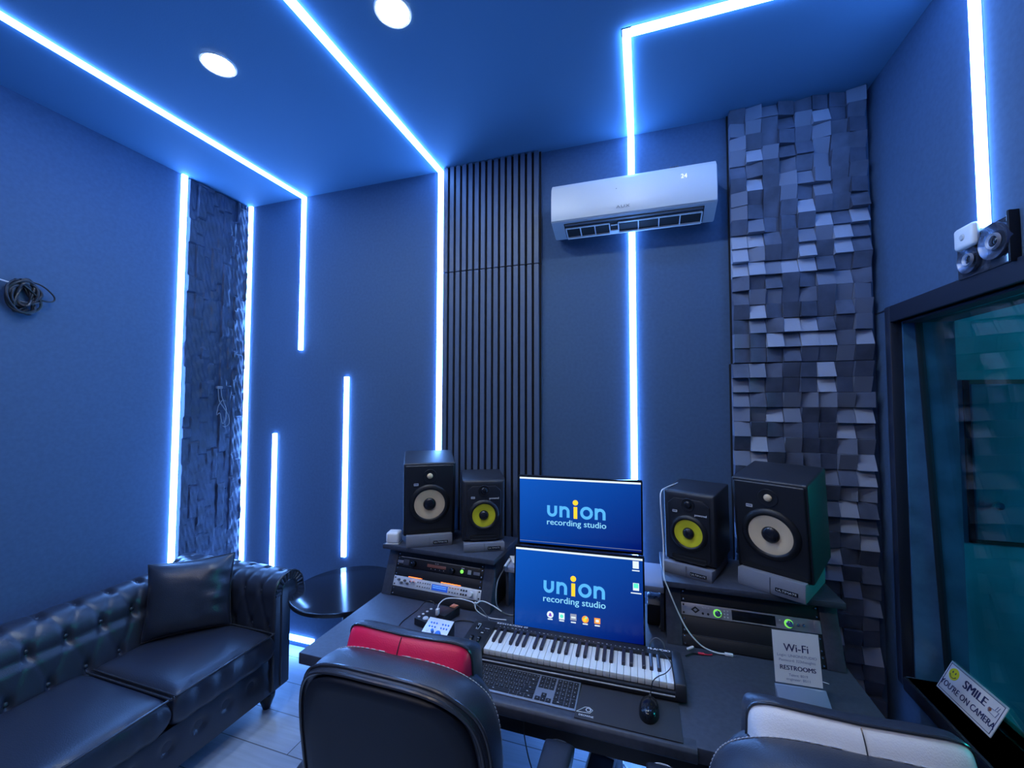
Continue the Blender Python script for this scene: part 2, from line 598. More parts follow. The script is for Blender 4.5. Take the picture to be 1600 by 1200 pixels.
for yy in (WY1 - .014, WY0 + .009):
    g.prism([(gx1 - .008, WZ0 + .002), (gx1 + .016, WZ0 + .002), (gx0 + .016, WZ1 - .009), (gx0 - .008, WZ1 - .009)], 'y', yy, yy + .006)
g.o('glazing_bead', 'black_paint', win)
# live room behind the glass
LX1, LY1 = 4.2, 2.6
struct(G().box(XR + WT, LX1, LY1, LY1 + .1, -.1, 3.0).o('wall_live_back', 'live_wall'))
struct(G().box(LX1, LX1 + .1, -1.6, LY1 + .1, -.1, 3.0).o('wall_live_right', 'live_wall'))
struct(G().box(XR + WT, LX1, -1.7, -1.6, -.1, 3.0).o('wall_live_front', 'live_wall'))
struct(G().box(XR + .2, LX1, -1.6, LY1, -.1, 0).o('floor_live', 'sill'))
struct(G().box(XR + .2, LX1, -1.6, LY1, 3.0, 3.1).o('ceiling_live', 'black_paint'))
lp = thing('wall_access_panel', 'teal square access panel with a round knob seen through the studio window', 'panel', (1.93, LY1, 1.41))
G().box(-.40, .40, -.022, 0, -.375, .375, .006).o('panel_leaf', 'live_door', lp)
g = G()
g.box(-.42, -.40, -.012, 0, -.395, .395)
g.box(.40, .42, -.012, 0, -.395, .395)
g.box(-.42, .42, -.012, 0, -.395, -.375)
g.box(-.42, .42, -.012, 0, .375, .395)
g.o('panel_frame', 'black_paint', lp)
G().lathe([(0, .03), (.018, .028), (.022, .018), (.012, .008), (.010, 0)], 18, TF(-.33, -.022, -.205)).o('knob', 'chrome', lp)
gl = thing('green_wall_lamp', 'green lamp on the far wall of the live room beyond the studio window', 'lamp', (LX1, 1.65, 1.62))  # unseen lamp, added for the green light that falls through the window
G().box(-.03, 0, -.35, .35, -.30, .30, .004).o('lamp_back', 'black_metal', gl)
G().box(-.055, -.03, -.32, .32, -.27, .27, .008).o('lamp_diffuser', 'green_lamp', gl)

# ================================================================ LIGHT STRIPS
SW, SD = 0.030, 0.013
def strip_boxes(segs, name, label):
    """segs: list of boxes (diffuser) ; housing is the same box a little wider and flush with the wall"""
    t = thing(name, label, 'light strip', segs[0][0], group='white LED strips let into walls and ceiling')
    o = Vector(segs[0][0])
    d, h = G(), G()
    for a, b, nrm in segs:
        a, b, nrm = Vector(a), Vector(b), Vector(nrm)
        ax = (b - a).normalized()
        sd = ax.cross(nrm)
        def bb(w, e, d0, d1):
            pts = [a - ax * e + sd * w * sg + nrm * dd for sg in (-1, 1) for dd in (d0, d1)] + [b + ax * e + sd * w * sg + nrm * dd for sg in (-1, 1) for dd in (d0, d1)]
            lo = [min(p[i] for p in pts) - o[i] for i in range(3)]
            hi = [max(p[i] for p in pts) - o[i] for i in range(3)]
            return lo[0], hi[0], lo[1], hi[1], lo[2], hi[2]
        d.box(*bb(SW / 2, SW / 2, 0.0015, SD))
        h.box(*bb(SW / 2 + .004, SW / 2 + .004, 0.0002, 0.0014))
    d.o('diffuser', 'strip', t)
    h.o('channel', 'channel', t)
    return t
NY, NZ, PX, NX = (0, -1, 0), (0, 0, -1), (1, 0, 0), (-1, 0, 0)
strip_boxes([((-2.318, YF + .3, ZC), (-2.318, YB - .012, ZC), NZ), ((-2.318, YB, ZC - .015), (-2.318, YB, 2.075), NY)], 'light_strip', 'LED strip on the ceiling nearest the left wall, bending partway down the back wall')
strip_boxes([((-1.216, YF + .3, ZC), (-1.216, YB - .012, ZC), NZ), ((-1.216, YB, ZC - .015), (-1.216, YB, .055), NY)], 'light_strip', 'bright LED strip crossing the ceiling and dropping down the wall beside the slatted panel')
strip_boxes([((-0.045, YB, .055), (-0.045, YB, ZC - .015), NY), ((-.52, YB, .055), (.40, YB, .055), NY), ((-0.045, YB - .012, ZC), (-0.045, 1.63, ZC), NZ),  # the floor run is unseen, added to brighten the floor under the desk
             ((-0.045, 1.63, ZC), (XR - .012, 1.63, ZC), NZ), ((XR, 1.64, ZC - .015), (XR, 1.64, 2.262), NX)], 'light_strip', 'LED strip rising behind the air conditioner, turning across ceiling to right wall')
strip_boxes([((XL, 1.83, .05), (XL, 1.83, ZC - .015), PX)], 'light_strip', 'bright vertical LED strip on the left side of the stacked stone panel')
strip_boxes([((XL + .02, YB, .05), (XL + .02, YB, ZC - .015), NY)], 'light_strip', 'bright vertical LED strip in the room corner right of the stacked stone panel')
strip_boxes([((-2.535, YB, .055), (-2.535, YB, 1.445), NY), ((-2.535, YB, .055), (-2.165, YB, .055), NY)], 'light_strip', 'short low LED strip behind the sofa arm, turning along the floor')
strip_boxes([((-1.917, YB, .67), (-1.917, YB, 1.845), NY)], 'light_strip', 'short LED strip rising from behind the round black table')

# ceiling downlights
for i, (x, y) in enumerate(DOWN_ROWS):
    for k, yy in enumerate((y, -0.55)):  # second row is unseen, added behind the camera to light front faces
        t = thing('ceiling_downlight', (('round recessed downlight nearer the left wall', 'round recessed downlight right of the middle ceiling strip, at the top edge', 'round recessed downlight above the desk, outside the picture'),
                                        ('warm downlight behind the camera on the sofa side', 'warm downlight behind the camera in the middle', 'warm downlight behind the camera on the window side'))[k][i],
                  'ceiling light', (x, yy, ZC), group='recessed ceiling downlights')
        G().lathe([(.058, -.001), (.060, -.004), (.067, -.005), (.070, -.0005)], 40).o('trim_ring', 'white_plastic', t)
        G().cyl(.058, -.0035, -.0008, 40).o('lens', ('down', 'down_warm')[k], t)

# ================================================================ WALL PANELS
# slatted panels, upper and lower sheet
def slat_panel(z0, z1, label):
    x0, x1 = -1.182, -0.553
    t = thing('slat_panel', label, 'wall panel', (x0, YB - .001, z0), group='dark slatted acoustic sheets')
    n = 15
    p = (x1 - x0) / n
    pts = [(0, 0)]
    for i in range(n):
        a = i * p
        pts += [(a + .002, -.012), (a + .002, -.030), (a + p * .68, -.030), (a + p * .68, -.012)]
    pts += [(x1 - x0, -.012), (x1 - x0, 0)]
    b = bmesh.new()
    h = z1 - z0
    A = [b.verts.new((u, v, 0)) for u, v in pts]
    B = [b.verts.new((u, v, h)) for u, v in pts]
    for i in range(len(pts) - 1):
        f = b.faces.new((A[i], A[i + 1], B[i + 1], B[i]))
    b.faces.new(A[::-1])
    b.faces.new(B)
    bmesh.ops.recalc_face_normals(b, faces=b.faces)
    gg = G()
    gg.add(b)
    for f in gg.bm.faces:
        if abs(f.normal.y) > .9 and f.calc_center_median().y > -.02:
            f.material_index = 1
    gg.o('slat_sheet', ['slat', 'slat_felt'], t)
slat_panel(2.503, ZC - .001, 'upper sheet of dark vertical slats left of the air conditioner, reaching the ceiling')
slat_panel(0.001, 2.497, 'lower sheet of dark vertical slats behind the left speakers')

# stacked stone panel on the left wall
def stone_panel():
    y0, y1, z0, z1 = 1.856, 2.283, 0.0, ZC - .001
    ny, nz = 56, 300
    random.seed(11)
    cells = []
    y = y0
    cols = []
    while y < y1 - 1e-6:
        w = random.choice((.028, .036, .045, .055))
        cols.append((y, min(y + w, y1)))
        y += w
    stones = []
    for c in cols:
        z = z0 - random.random() * .2
        L = []
        while z < z1:
            h = random.choice((.07, .11, .16, .22, .30))
            L.append((z, z + h, .008 + random.random() * .024, random.uniform(-.05, .05), random.uniform(-.18, .18)))
            z += h
        stones.append(L)
    def depth(y, z):
        for (a, b), L in zip(cols, stones):
            if a <= y <= b + 1e-9:
                for s0, s1, d, tz, ty in L:
                    if s0 <= z < s1:
                        e = min(z - s0, s1 - z, y - a + .002, b - y + .002)
                        k = min(1.0, .35 + max(e, 0) / .008)
                        return (d * .62 + tz * .6 * (z - (s0 + s1) / 2) + ty * .6 * (y - (a + b) / 2)) * k + .004 + .003 * math.sin(z * 61 + y * 83) * math.sin(y * 140)
        return .01
    t = thing('stone_cladding_panel', 'dark stacked stone cladding between two LED strips on the left wall', 'wall panel', (XL, y0, 0))
    def fn(u, v):
        yy, zz = y0 + (y1 - y0) * u, z0 + (z1 - z0) * v
        return (max(.003, depth(yy, zz)) if 0 < u < 1 and 0 < v < 1 else 0.0, yy - y0, zz)
    G().grid(fn, ny, nz).o('stone_face', 'stone', t, angle=30)
stone_panel()

# block diffuser panels right of the air conditioner
def diffuser(z0, rows, label, seed, xs=0.0):
    random.seed(seed)
    x0, p = 0.432 + xs, 0.0712
    nx = 8
    t = thing('block_diffuser_panel', label, 'wall panel', (x0, YB - .001, z0), group='panels of slanted acoustic blocks')
    b = bmesh.new()
    base = [[b.verts.new((i * p, -.012, j * p)) for j in range(rows + 1)] for i in range(nx + 1)]
    for i in range(nx):
        for j in range(rows):
            d = random.choice((.026, .031, .036, .041))
            k = random.choice(('up', 'up', 'dn', 'l', 'r', 'up', 'dn'))
            s = .010 if k in ('l', 'r') else .013
            shade = random.choice((2, 2, 1, 0)) if k == 'up' else random.choice((0, 0, 0, 1))  # paler greys go to up-tilted blocks, light from above put into the colour
            c = {(0, 0): d, (1, 0): d, (1, 1): d, (0, 1): d}
            for (a, q) in c:
                if k == 'up':
                    c[(a, q)] += s if q == 0 else -s
                if k == 'dn':
                    c[(a, q)] += s if q == 1 else -s * .8
                if k == 'l':
                    c[(a, q)] += s if a == 1 else -s
                if k == 'r':
                    c[(a, q)] += s if a == 0 else -s
            e = .0009
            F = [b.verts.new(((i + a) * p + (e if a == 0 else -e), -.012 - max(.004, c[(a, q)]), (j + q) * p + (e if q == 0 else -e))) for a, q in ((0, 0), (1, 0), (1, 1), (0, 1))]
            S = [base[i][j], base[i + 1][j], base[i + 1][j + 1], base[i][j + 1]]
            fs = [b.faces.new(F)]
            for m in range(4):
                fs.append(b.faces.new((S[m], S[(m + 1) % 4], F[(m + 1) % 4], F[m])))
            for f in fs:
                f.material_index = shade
    gg = G()
    me_ = bpy.data.meshes.new('t')
    b.to_mesh(me_)
    b.free()
    gg.bm.from_mesh(me_)
    bpy.data.meshes.remove(me_)
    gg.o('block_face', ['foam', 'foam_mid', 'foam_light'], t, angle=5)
    G().box(-.008, nx * p + .006, -.012, 0, -.001, rows * p + .001).o('backing_board', 'slat_felt', t)
diffuser(1.889, 18, 'upper panel of grey slanted blocks right of the air conditioner', 3, .004)
diffuser(1.889 - 26 * .0712 - .004, 26, 'lower panel of grey slanted blocks behind the right speakers', 5, -.004)

# ================================================================ AIR CONDITIONER
def air_conditioner():
    x0, x1 = -.455, .352
    w = x1 - x0
    t = thing('air_conditioner', 'white split air conditioner high on the back wall with open louvre', 'air conditioner', (x0, YB, 2.565))
    prof = [(0, .295), (-.150, .295), (-.178, .288), (-.195, .268), (-.203, .22), (-.204, .14), (-.200, .085), (-.185, .080),
            (-.075, .040), (-.066, .040), (0, .078)]
    G().prism(prof, 'x', 0, w, .006, 2).o('casing', 'ac_white', t)
    # front panel skin
    sk = [(-.150, .2965), (-.180, .2905), (-.1985, .269), (-.2065, .22), (-.2075, .14), (-.204, .088), (-.197, .088), (-.197, .2), (-.17, .285)]
    G().prism(sk, 'x', .002, w - .002, .004, 2).o('front_panel', 'ac_white', t)
    # sloped outlet : frame in local slope coords
    sl = math.atan2(.070, .080)
    def S(x, s, n):       # s along the slope down/back, n out of it
        d = Vector((0, .110, -.040)).normalized()
        nn = Vector((0, -.040, -.110)).normalized()
        return Vector((0, -.185, .080)) + d * s + nn * n + Vector((x, 0, 0))
    def sbox(gr, xa, xb, s0, s1, n0, n1, mi=0):
        P = [S(x, s, n) for x in (xa, xb) for s in (s0, s1) for n in (n0, n1)]
        b = bmesh.new()
        v = [b.verts.new(p) for p in P]
        for q in ((0, 1, 3, 2), (4, 6, 7, 5), (0, 4, 5, 1), (2, 3, 7, 6), (0, 2, 6, 4), (1, 5, 7, 3)):
            b.faces.new([v[k] for k in q])
        bmesh.ops.recalc_face_normals(b, faces=b.faces)
        gr.add(b, None, mi)
    g = G()
    sbox(g, .065, w - .055, .006, .114, -.002, .0015)
    g.o('air_outlet', 'dark_void', t)
    def frame(xa, xb, n):
        g = G()
        sbox(g, xa, xb, .034, .040, .001, .009)
        sbox(g, xa, xb, .105, .114, .001, .011)
        for i in range(n + 1):
            x = xa + (xb - xa) * i / n
            sbox(g, x - .0024, x + .0024, .037, .109, .001, .009)
        g.o('louvre_frame', 'white_plastic', t)
    frame(.072, .300, 3)
    frame(.345, w - .062, 4)
    g = G()
    sbox(g, .300, .345, .088, .114, .001, .010)
    g.o('louvre_motor_cover', 'white_plastic', t)
    g = G()
    sbox(g, .308, .340, .050, .056, .001, .006)
    g.o('louvre_link', 'white_plastic', t)
    g = G()
    sbox(g, .070, w - .060, .008, .020, .001, .006)
    g.o('air_deflector', 'grey_plastic', t)
    G().text('AUX', .020, TF(.372, -.2085, .118), .008, sx=1.5, space=1.15).o('logo_lettering', 'grey_print', t)
    dx = w - .148
    G().text('24', .030, TF(dx, -.2085, .225)).o('temperature_display', emis('ac_display', (.75, .9, 1.0), 1.3), t)
    g = G()
    for k in range(4):
        g.box(dx - .062 + k * .011, dx - .054 + k * .011, -.186, -.176, .2925, .2935, mx=None)
    g.o('panel_marking', 'grey_print', t)
    G().sphere(.0025, (.34, -.207, .215), n=8).o('sensor_dot', 'grey_print', t)
air_conditioner()

# ================================================================ CEILING-HIGH SMALL FIXTURES ON THE RIGHT WALL
t = thing('emergency_light', 'dark clear-covered twin-lamp fixture above the studio window', 'light fixture', (XR, 1.655, 2.19))
def RWALL(y, z, x=0.0):   # local lathe frame pointing into the room (-X)
    return T(-x, y, z) @ RY(-PI / 2)
G().box(-.018, -.001, -.122, .088, -.088, .050, .006).o('housing', 'clear_dark', t)
G().box(-.026, -.001, -.132, -.123, -.090, .060, .002).o('end_plate', 'black_metal', t)
for y, z, r in ((-.078, -.012, .054), (.022, -.034, .044)):
    G().lathe([(0, -.006), (r * .35, -.004), (r * .8, .006), (r, .014), (r * 1.02, .010), (r, 0)], 32, RWALL(y, z, .017)).o('lamp_reflector', 'reflector', t)
    G().lathe([(r * .30, .012), (r * .42, .016), (r * .46, .008)], 28, RWALL(y, z, .017)).o('lamp_ring', 'grey_face', t)
    G().sphere(r * .26, (0, 0, .006), (1, 1, .5), 12, RWALL(y, z, .017)).o('lamp_bulb', 'black_gloss', t)
t = thing('wall_sensor', 'small white rounded sensor box with a round button under the right wall strip', 'sensor', (XR - .019, 1.672, 2.228))
G().box(-.024, 0, -.043, .043, -.037, .037, .012, 3).o('sensor_body', 'white_plastic', t)
G().lathe([(0, .004), (.008, .003), (.011, 0)], 18, RWALL(0, 0, .024)).o('button', 'ac_white', t)

# camera warning sign leaning on the studio glass
def camera_sign():
    t = thing('warning_sign', 'white SMILE YOU\'RE ON CAMERA sign with a yellow face leaning on the window glass', 'sign',
              (XR + .078, 1.985, WZ0 + .002), (math.radians(-0), math.radians(26), 0))
    # local: board in the Y-Z plane facing -X, length along Y ; viewer reads left (+Y) to right (-Y)
    W, H = .265, .122
    b = G()
    b.box(0, .004, -W / 2, W / 2, 0, H, .0015)
    b.o('board', 'paper', t)
    def F(u, v):   # u right, v up on the face
        return Matrix(((0, 0, -1, -.0008), (-1, 0, 0, -u), (0, 1, 0, v), (0, 0, 0, 1)))
    g = G()
    e = .007
    for u0, u1, v0, v1 in ((-W / 2 + e, W / 2 - e, e, e + .0018), (-W / 2 + e, W / 2 - e, H - e - .0018, H - e), (-W / 2 + e, -W / 2 + e + .0018, e, H - e), (W / 2 - e - .0018, W / 2 - e, e, H - e)):
        g.box(u0, u1, v0, v1, -.0004, .0002, mx=F(0, 0))
    g.o('border_line', 'navy_print', t)
    G().text('SMILE', .043, F(.012, .082), .040, sx=1.0).o('smile_lettering', 'navy_print', t)
    G().text("YOU'RE ON CAMERA", .0325, F(0, .036), .026, sx=.83).o('camera_lettering', 'navy_print', t)
    G().lathe([(0, .0006), (.0225, .0004), (.023, 0)], 32, F(-.093, .084)).o('yellow_face', 'smiley', t)
    g = G()
    g.sphere(.0022, (-.007, .006, .001), (1, 2.2, .3), 8, F(-.093, .084))
    g.sphere(.0022, (.007, .006, .001), (1, 2.2, .3), 8, F(-.093, .084))
    g.tube([(.0155 * math.cos(a), .0155 * math.sin(a), .001) for a in [math.radians(200 + 14 * k) for k in range(11)]], .0011, 6, 2, mx=F(-.093, .084))
    g.o('face_drawing', 'navy_print', t)
    g = G()
    for q in ((-.018, .006, .020, .010), (.020, .010, .016, -.010), (.016, -.010, -.016, -.008), (-.016, -.008, -.018, .006), (.004, .010, .008, .026), (.012, .010, .016, .026)):
        g.tube([(q[0], q[1], .0008), (q[2], q[3], .0008)], .0009, 6, 1, mx=F(.098, .075))
    g.o('camera_drawing', 'pale_print', t)
    G().lathe([(0, .0008), (.007, .0006), (.0072, 0)], 18, F(.084, .075)).o('camera_lens_mark', 'copper', t)
camera_sign()

# cables hung on the walls
def cable(name, label, pts, r, m, cat='cable', closed=False, group=None, smooth=8, n=8):
    o = Vector(pts[0])
    g = G().tube([Vector(p) - o for p in pts], r, n, smooth, closed)
    return tag(g.o(name, m, loc=o), label, cat, group)
def cable_bundle():
    random.seed(21)
    c = Vector((XL + .026, 1.125, 2.205))
    t = thing('cable_bundle', 'coiled black cable bundle hanging high on the left wall', 'cable', c)
    g = G()
    pts = []
    for k in range(12):
        ox, oz = random.uniform(-.012, .012), random.uniform(-.012, .012)
        ry, rz = random.uniform(.022, .060), random.uniform(.040, .082)
        tl = random.uniform(-.6, .6)
        for a in range(8):
            th = 2 * PI * a / 8
            y, z = ry * math.cos(th), rz * math.sin(th)
            pts.append((ox + .008 * math.sin(th * 2 + k), y * math.cos(tl) - z * math.sin(tl), y * math.sin(tl) + z * math.cos(tl) + oz - .005))
    g.tube(pts, .0060, 8, 5)
    g.o('coil', 'black_cable', t)
    G().tube([(.0, .02, .068), (.01, .06, .055), (.012, .100, .015), (.012, .098, -.012), (.012, .06, -.016), (.014, .02, .020), (.012, -.02, .058)], .0038, 8, 8).o('loose_loop', 'black_cable', t)
    G().box(-.020, .016, -.016, .016, .040, .075, .006).o('cable_tie', 'black_plastic', t)
    G().tube([(-.02, -.075, .055), (-.004, -.065, .050), (.004, -.05, .045)], .0035, 8, 3).o('plug_tip', 'badge', t)
cable_bundle()
t = thing('hanging_cable', 'thin dark cable loop hanging from the stacked stone panel', 'cable', (XL + .044, 2.085, 1.70))
G().tube([(0, -.02, .09), (.004, -.018, .03), (.006, -.01, -.01), (.004, .02, -.05), (.008, .052, -.105), (.010, .058, -.16), (.006, .038, -.185), (.006, .016, -.18)], .0028, 8, 8).o('outer_loop', 'grey_cable', t)
G().tube([(0, .0, .09), (.004, .004, .03), (.008, .02, -.02), (.010, .035, -.07), (.008, .03, -.14), (.006, .012, -.16), (.008, -.008, -.09), (.010, -.03, -.10), (.008, -.02, -.04), (.004, .01, .0)], .0025, 8, 8).o('inner_loop', 'grey_cable', t)
G().box(-.012, .006, -.030, .010, .08, .098, .003).o('cable_clip', 'grey_cable', t)

# ================================================================ SOFA
from mathutils import noise as mnoise
def cushion(g, x0, x1, y0, y1, z0, z1, crown=.012, p=10, n=22, fn=None, mx=None, pinch=0.0):
    """soft box made of two sheets that meet at the rim"""
    cx, cy, cz = (x0 + x1) / 2, (y0 + y1) / 2, (z0 + z1) / 2
    hx, hy, hz = (x1 - x0) / 2, (y1 - y0) / 2, (z1 - z0) / 2
    b = bmesh.new()
    idx = {}
    def pt(i, j, s):
        u, v = math.sin(PI / 2 * (2 * i / n - 1)), math.sin(PI / 2 * (2 * j / n - 1))
        k = max(0.0, (1 - abs(u) ** p)) * max(0.0, (1 - abs(v) ** p))
        k = k ** (1.0 / 3 if p > 5 else .55)
        z = cz + s * (hz * k + crown * (1 - u * u) * (1 - v * v))
        x = cx + hx * u * (1 - pinch * (1 - v * v))
        y = cy + hy * v * (1 - pinch * (1 - u * u))
        q = Vector((x, y, z))
        if fn:
            q = fn(q, u, v, s)
        return q
    for s in (1, -1):
        for i in range(n + 1):
            for j in range(n + 1):
                if s == -1 and (i in (0, n) or j in (0, n)):
                    idx[(i, j, s)] = idx[(i, j, 1)]
                else:
                    idx[(i, j, s)] = b.verts.new(pt(i, j, s))
    for s in (1, -1):
        for i in range(n):
            for j in range(n):
                q = (idx[(i, j, s)], idx[(i + 1, j, s)], idx[(i + 1, j + 1, s)], idx[(i, j + 1, s)])
                b.faces.new(q if s == 1 else q[::-1])
    g.add(b, mx)
    return g

def polyline_fn(pts):
    P = [Vector((a, b, 0)) for a, b in pts]
    L = [0.0]
    for a, b in zip(P, P[1:]):
        L.append(L[-1] + (b - a).length)
    def at(s):
        s = max(0, min(L[-1], s))
        for k in range(len(P) - 1):
            if s <= L[k + 1] + 1e-9:
                t = (s - L[k]) / max(1e-9, L[k + 1] - L[k])
                return P[k].lerp(P[k + 1], t)
        return P[-1]
    def nrm(s):
        d = at(s + .012) - at(s - .012)
        d.normalize()
        return Vector((d.y, -d.x, 0))
    return at, nrm, L[-1]

def tuft(s, y, s0, ps=.17, py=.125, crease=.0035, btn=.017):
    if s < s0 - .12:
        return 0.0
    a = y / py + (s - s0) / (2 * ps)
    b = y / py - (s - s0) / (2 * ps)
    da, db = abs(a - round(a)), abs(b - round(b))
    d = 0.0
    if s > s0 - .01:
        d -= crease * (math.exp(-(da / .09) ** 2) + math.exp(-(db / .09) ** 2))
    d -= btn * math.exp(-(da * da + db * db) / .022)
    return d

def arc(cx, cz, r, a0, a1, n):
    return [(cx + r * math.cos(math.radians(a0 + (a1 - a0) * k / n)), cz + r * math.sin(math.radians(a0 + (a1 - a0) * k / n))) for k in range(n + 1)]

SO = (-2.36, 0.90, 0.0)
sofa = thing('sofa', 'black leather button-tufted sofa with rolled arms along the left wall', 'sofa', SO)
WO = (-SO[0], -SO[1], 0)
Y0, Y1 = -0.10, 1.90
# back : profile in (x, z), extruded along y
bp = [(-2.445, .36), (-2.450, .47), (-2.462, .58)] + arc(-2.585, .640, .108, -14, 215, 20) + [(-2.745, .56), (-2.765, .40), (-2.77, .13)]
at, nrm, LL = polyline_fn(bp)
S0 = .107
def backfn(u, v):
    s, y = u * LL, Y0 + .06 + (Y1 - .10 - Y0) * v
    p = at(s)
    n_ = nrm(s)
    d = tuft(s, y - .994, S0) if s < .80 else 0
    d += .004 * mnoise.noise((s * 6, y * 5, 1.3))
    p = p + n_ * d
    return (p.x, y, p.y)
G().grid(backfn, 110, 300, flip=True).o('backrest', 'leather', sofa, WO, angle=80)
BTN = G().sphere(.0105, (0, 0, 0), (1, 1, .55), 12).o('button', 'leather', sofa)
btn_first = [True]
def button(p, n):
    n = Vector(n).normalized()
    q = n.to_track_quat('Z', 'Y')
    if btn_first[0]:
        o = BTN
        btn_first[0] = False
    else:
        o = BTN.copy()
        COL.objects.link(o)
    o.parent = sofa
    o.location = Vector(p) - Vector(SO)
    o.rotation_euler = q.to_euler()
for row in range(4):
    s = S0 + .17 * row
    p, n_ = at(s), nrm(s)
    for k in range(-3, 7):
        y = .994 + .125 * k + (.0625 if row % 2 else 0)
        if .55 < y < 1.70:
            pp = p + n_ * -.020
            button((pp.x, y, pp.y), (n_.x, 0, n_.y))
# arms : profile in (y, z), extruded along x
def arm(sg, ybase):
    # ybase = inner face ; sg = +1 rolls toward +y
    ap = [(0, .34), (0, .47), (.002, .58)] + arc(.098, .640, .100, 194, -40, 20) + [(.115, .595), (.112, .50), (.112, .13)]
    if sg < 0:
        pass
    a_at, a_n, AL = polyline_fn([(-q[0], q[1]) for q in ap])   # mirrored so that normals point outward
    x0, x1 = -2.745, -1.925
    def fn(u, v):
        s = u * AL
        x = x0 + (x1 - x0) * v
        p, n_ = a_at(s), a_n(s)
        d = tuft(s, x + 1.958, .122, .185, .12) if s < .56 else 0
        d += .003 * mnoise.noise((s * 6, x * 6, 7.7))
        if s < .56:
            d *= min(1, (x1 - x) / .03)
        p = p + n_ * d
        return (x, ybase - sg * p.x, p.y)
    G().grid(fn, 90, 110, flip=(sg < 0)).o('arm', 'leather', sofa, WO, angle=80)
    # front facing : scroll shape with rounded rim
    poly = [(ybase + sg * q[0], q[1]) for q in [(.0, .13), (.0, .47), (.002, .58)] + arc(.098, .640, .100, 194, -40, 16) + [(.118, .598), (.112, .50), (.112, .13)]]
    fp = G().prism(poly, 'x', x1 - .01, x1 + .014, .006, 2).o('arm_front', 'leather', sofa, WO)
    out = [(x1 + .014, ybase + sg * q[0], q[1]) for q in [(.004, .14), (.004, .40), (.006, .58)] + arc(.098, .640, .096, 194, -40, 14)]
    G().tube(out, .006, 8, 2).o('arm_piping', 'piping', sofa, WO)
    inn = [(x1 + .015, ybase + sg * q[0], q[1]) for q in [(.052, .14), (.050, .45), (.046, .60)] + arc(.098, .640, .050, 180, -30, 10)]
    G().tube(inn, .005, 8, 2).o('arm_piping', 'piping', sofa, WO)
    g = G()
    for k in range(13):
        a = math.radians(185 - 17 * k)
        c0 = (x1 + .013, ybase + sg * (.098 + .055 * math.cos(a)), .640 + .055 * math.sin(a))
        c1 = (x1 + .016, ybase + sg * (.098 + .090 * math.cos(a)), .640 + .090 * math.sin(a))
        g.tube([c0, c1], .0075, 8, 1)
    g.o('scroll_pleats', 'leather', sofa, WO, angle=60)
    if sg > 0:
        for row in range(3):
            s = .122 + .185 * row
            p, n_ = a_at(s), a_n(s)
            for k in range(0, 5):
                x = -1.958 - .12 * k - (.06 if row % 2 else 0)
                pp = p + n_ * -.019
                button((x, ybase - sg * pp.x, pp.y), (0, -sg * n_.x, n_.y))
arm(1, 1.75)
arm(-1, .10)
# base rail with buttons
def basefn(u, v):
    y, z = .0 + 1.86 * v, .12 + .185 * u
    d = 0
    k = (y - 1.252) / .1285
    dk = (k - round(k)) * .1285
    d = -.016 * math.exp(-(dk * dk + (z - .235) ** 2) / .0006)
    return (-1.925 + d + .004 * math.sin(PI * u) + .002 * mnoise.noise((y * 7, z * 9, 2)), y, z)
g = G().grid(basefn, 24, 220, flip=False)
g.box(-2.76, -1.93, -.0, 1.85, .12, .30)
g.o('base_rail', 'leather', sofa, WO, angle=70)
for k in range(-5, 5):
    y = 1.252 + .1285 * k
    if .6 < y < 1.80:
        button((-1.925 - .013, y, .235), (1, 0, 0))
def seatfn(q, u, v, s):
    w = .006 * mnoise.noise((q.x * 4, q.y * 4, 3.1))
    q = q + Vector((0, 0, w if s > 0 else 0))
    if u > .86:
        q.x += .010 * math.sin(q.y * 58 + 5 * q.z + 3 * mnoise.noise((q.y * 7, 1, 2))) * (.35 + .65 * mnoise.noise((q.y * 4, 9, 1)) ** 2)
    return q
for y0, y1 in ((1.247, 1.745), (.743, 1.241), (.239, .737)):
    c = cushion(G(), -2.47, -1.888, y0, y1, .302, .462, .010, 12, 34, seatfn).o('seat_cushion', 'leather', sofa, WO, angle=70)
    G().tube([(-2.44, y0 + .008, .452), (-1.93, y0 + .008, .452), (-1.898, y0 + .012, .450), (-1.893, y0 + .04, .449), (-1.893, y1 - .04, .449), (-1.898, y1 - .012, .450), (-1.93, y1 - .008, .452), (-2.44, y1 - .008, .452)], .0045, 8, 3).o('cushion_piping', 'piping', sofa, WO)
for x, y in ((-2.0, 1.80), (-2.68, 1.80), (-2.0, .05), (-2.68, .05)):
    G().lathe([(0, 0), (.018, 0), (.022, .012), (.030, .035), (.040, .060), (.042, .078), (.030, .092), (.034, .105), (.036, .125), (0, .125)], 20, T(x, y, 0)).o('leg', 'dark_wood', sofa, WO)

# throw pillow in the sofa corner
def pilfn(q, u, v, s):
    f = mnoise.noise((q.x * 11, q.y * 16, 4.4)) * .013 * (1 if u > .1 else .3)
    f += .016 * math.sin(q.y * 85 + q.x * 30) * max(0, u - .15) * max(0, .75 - abs(v))
    return q + Vector((0, 0, s * f))
pw = thing('throw_pillow', 'black leather throw pillow leaning in the sofa corner', 'pillow', (-2.300, 1.575, .470))
mx = RZ(math.radians(46)) @ RX(math.radians(-13)) @ T(0, 0, .185) @ RX(PI / 2)
cushion(G(), -.19, .19, -.185, .185, -.075, .075, .0, 3.2, 30, pilfn, mx, .07).o('pillow_cover', 'leather', pw, angle=80)
g = G()
pts = []
for k in range(40):
    a = k / 40 * 4
    e, t = int(a), a - int(a)
    u, v = ((2 * t - 1, -1), (1, 2 * t - 1), (1 - 2 * t, 1), (-1, 1 - 2 * t))[e]
    q = pilfn(Vector((.19 * u * (1 - .07 * (1 - v * v)), .185 * v * (1 - .07 * (1 - u * u)), 0)), u, v, 1)
    pts.append(mx @ q)
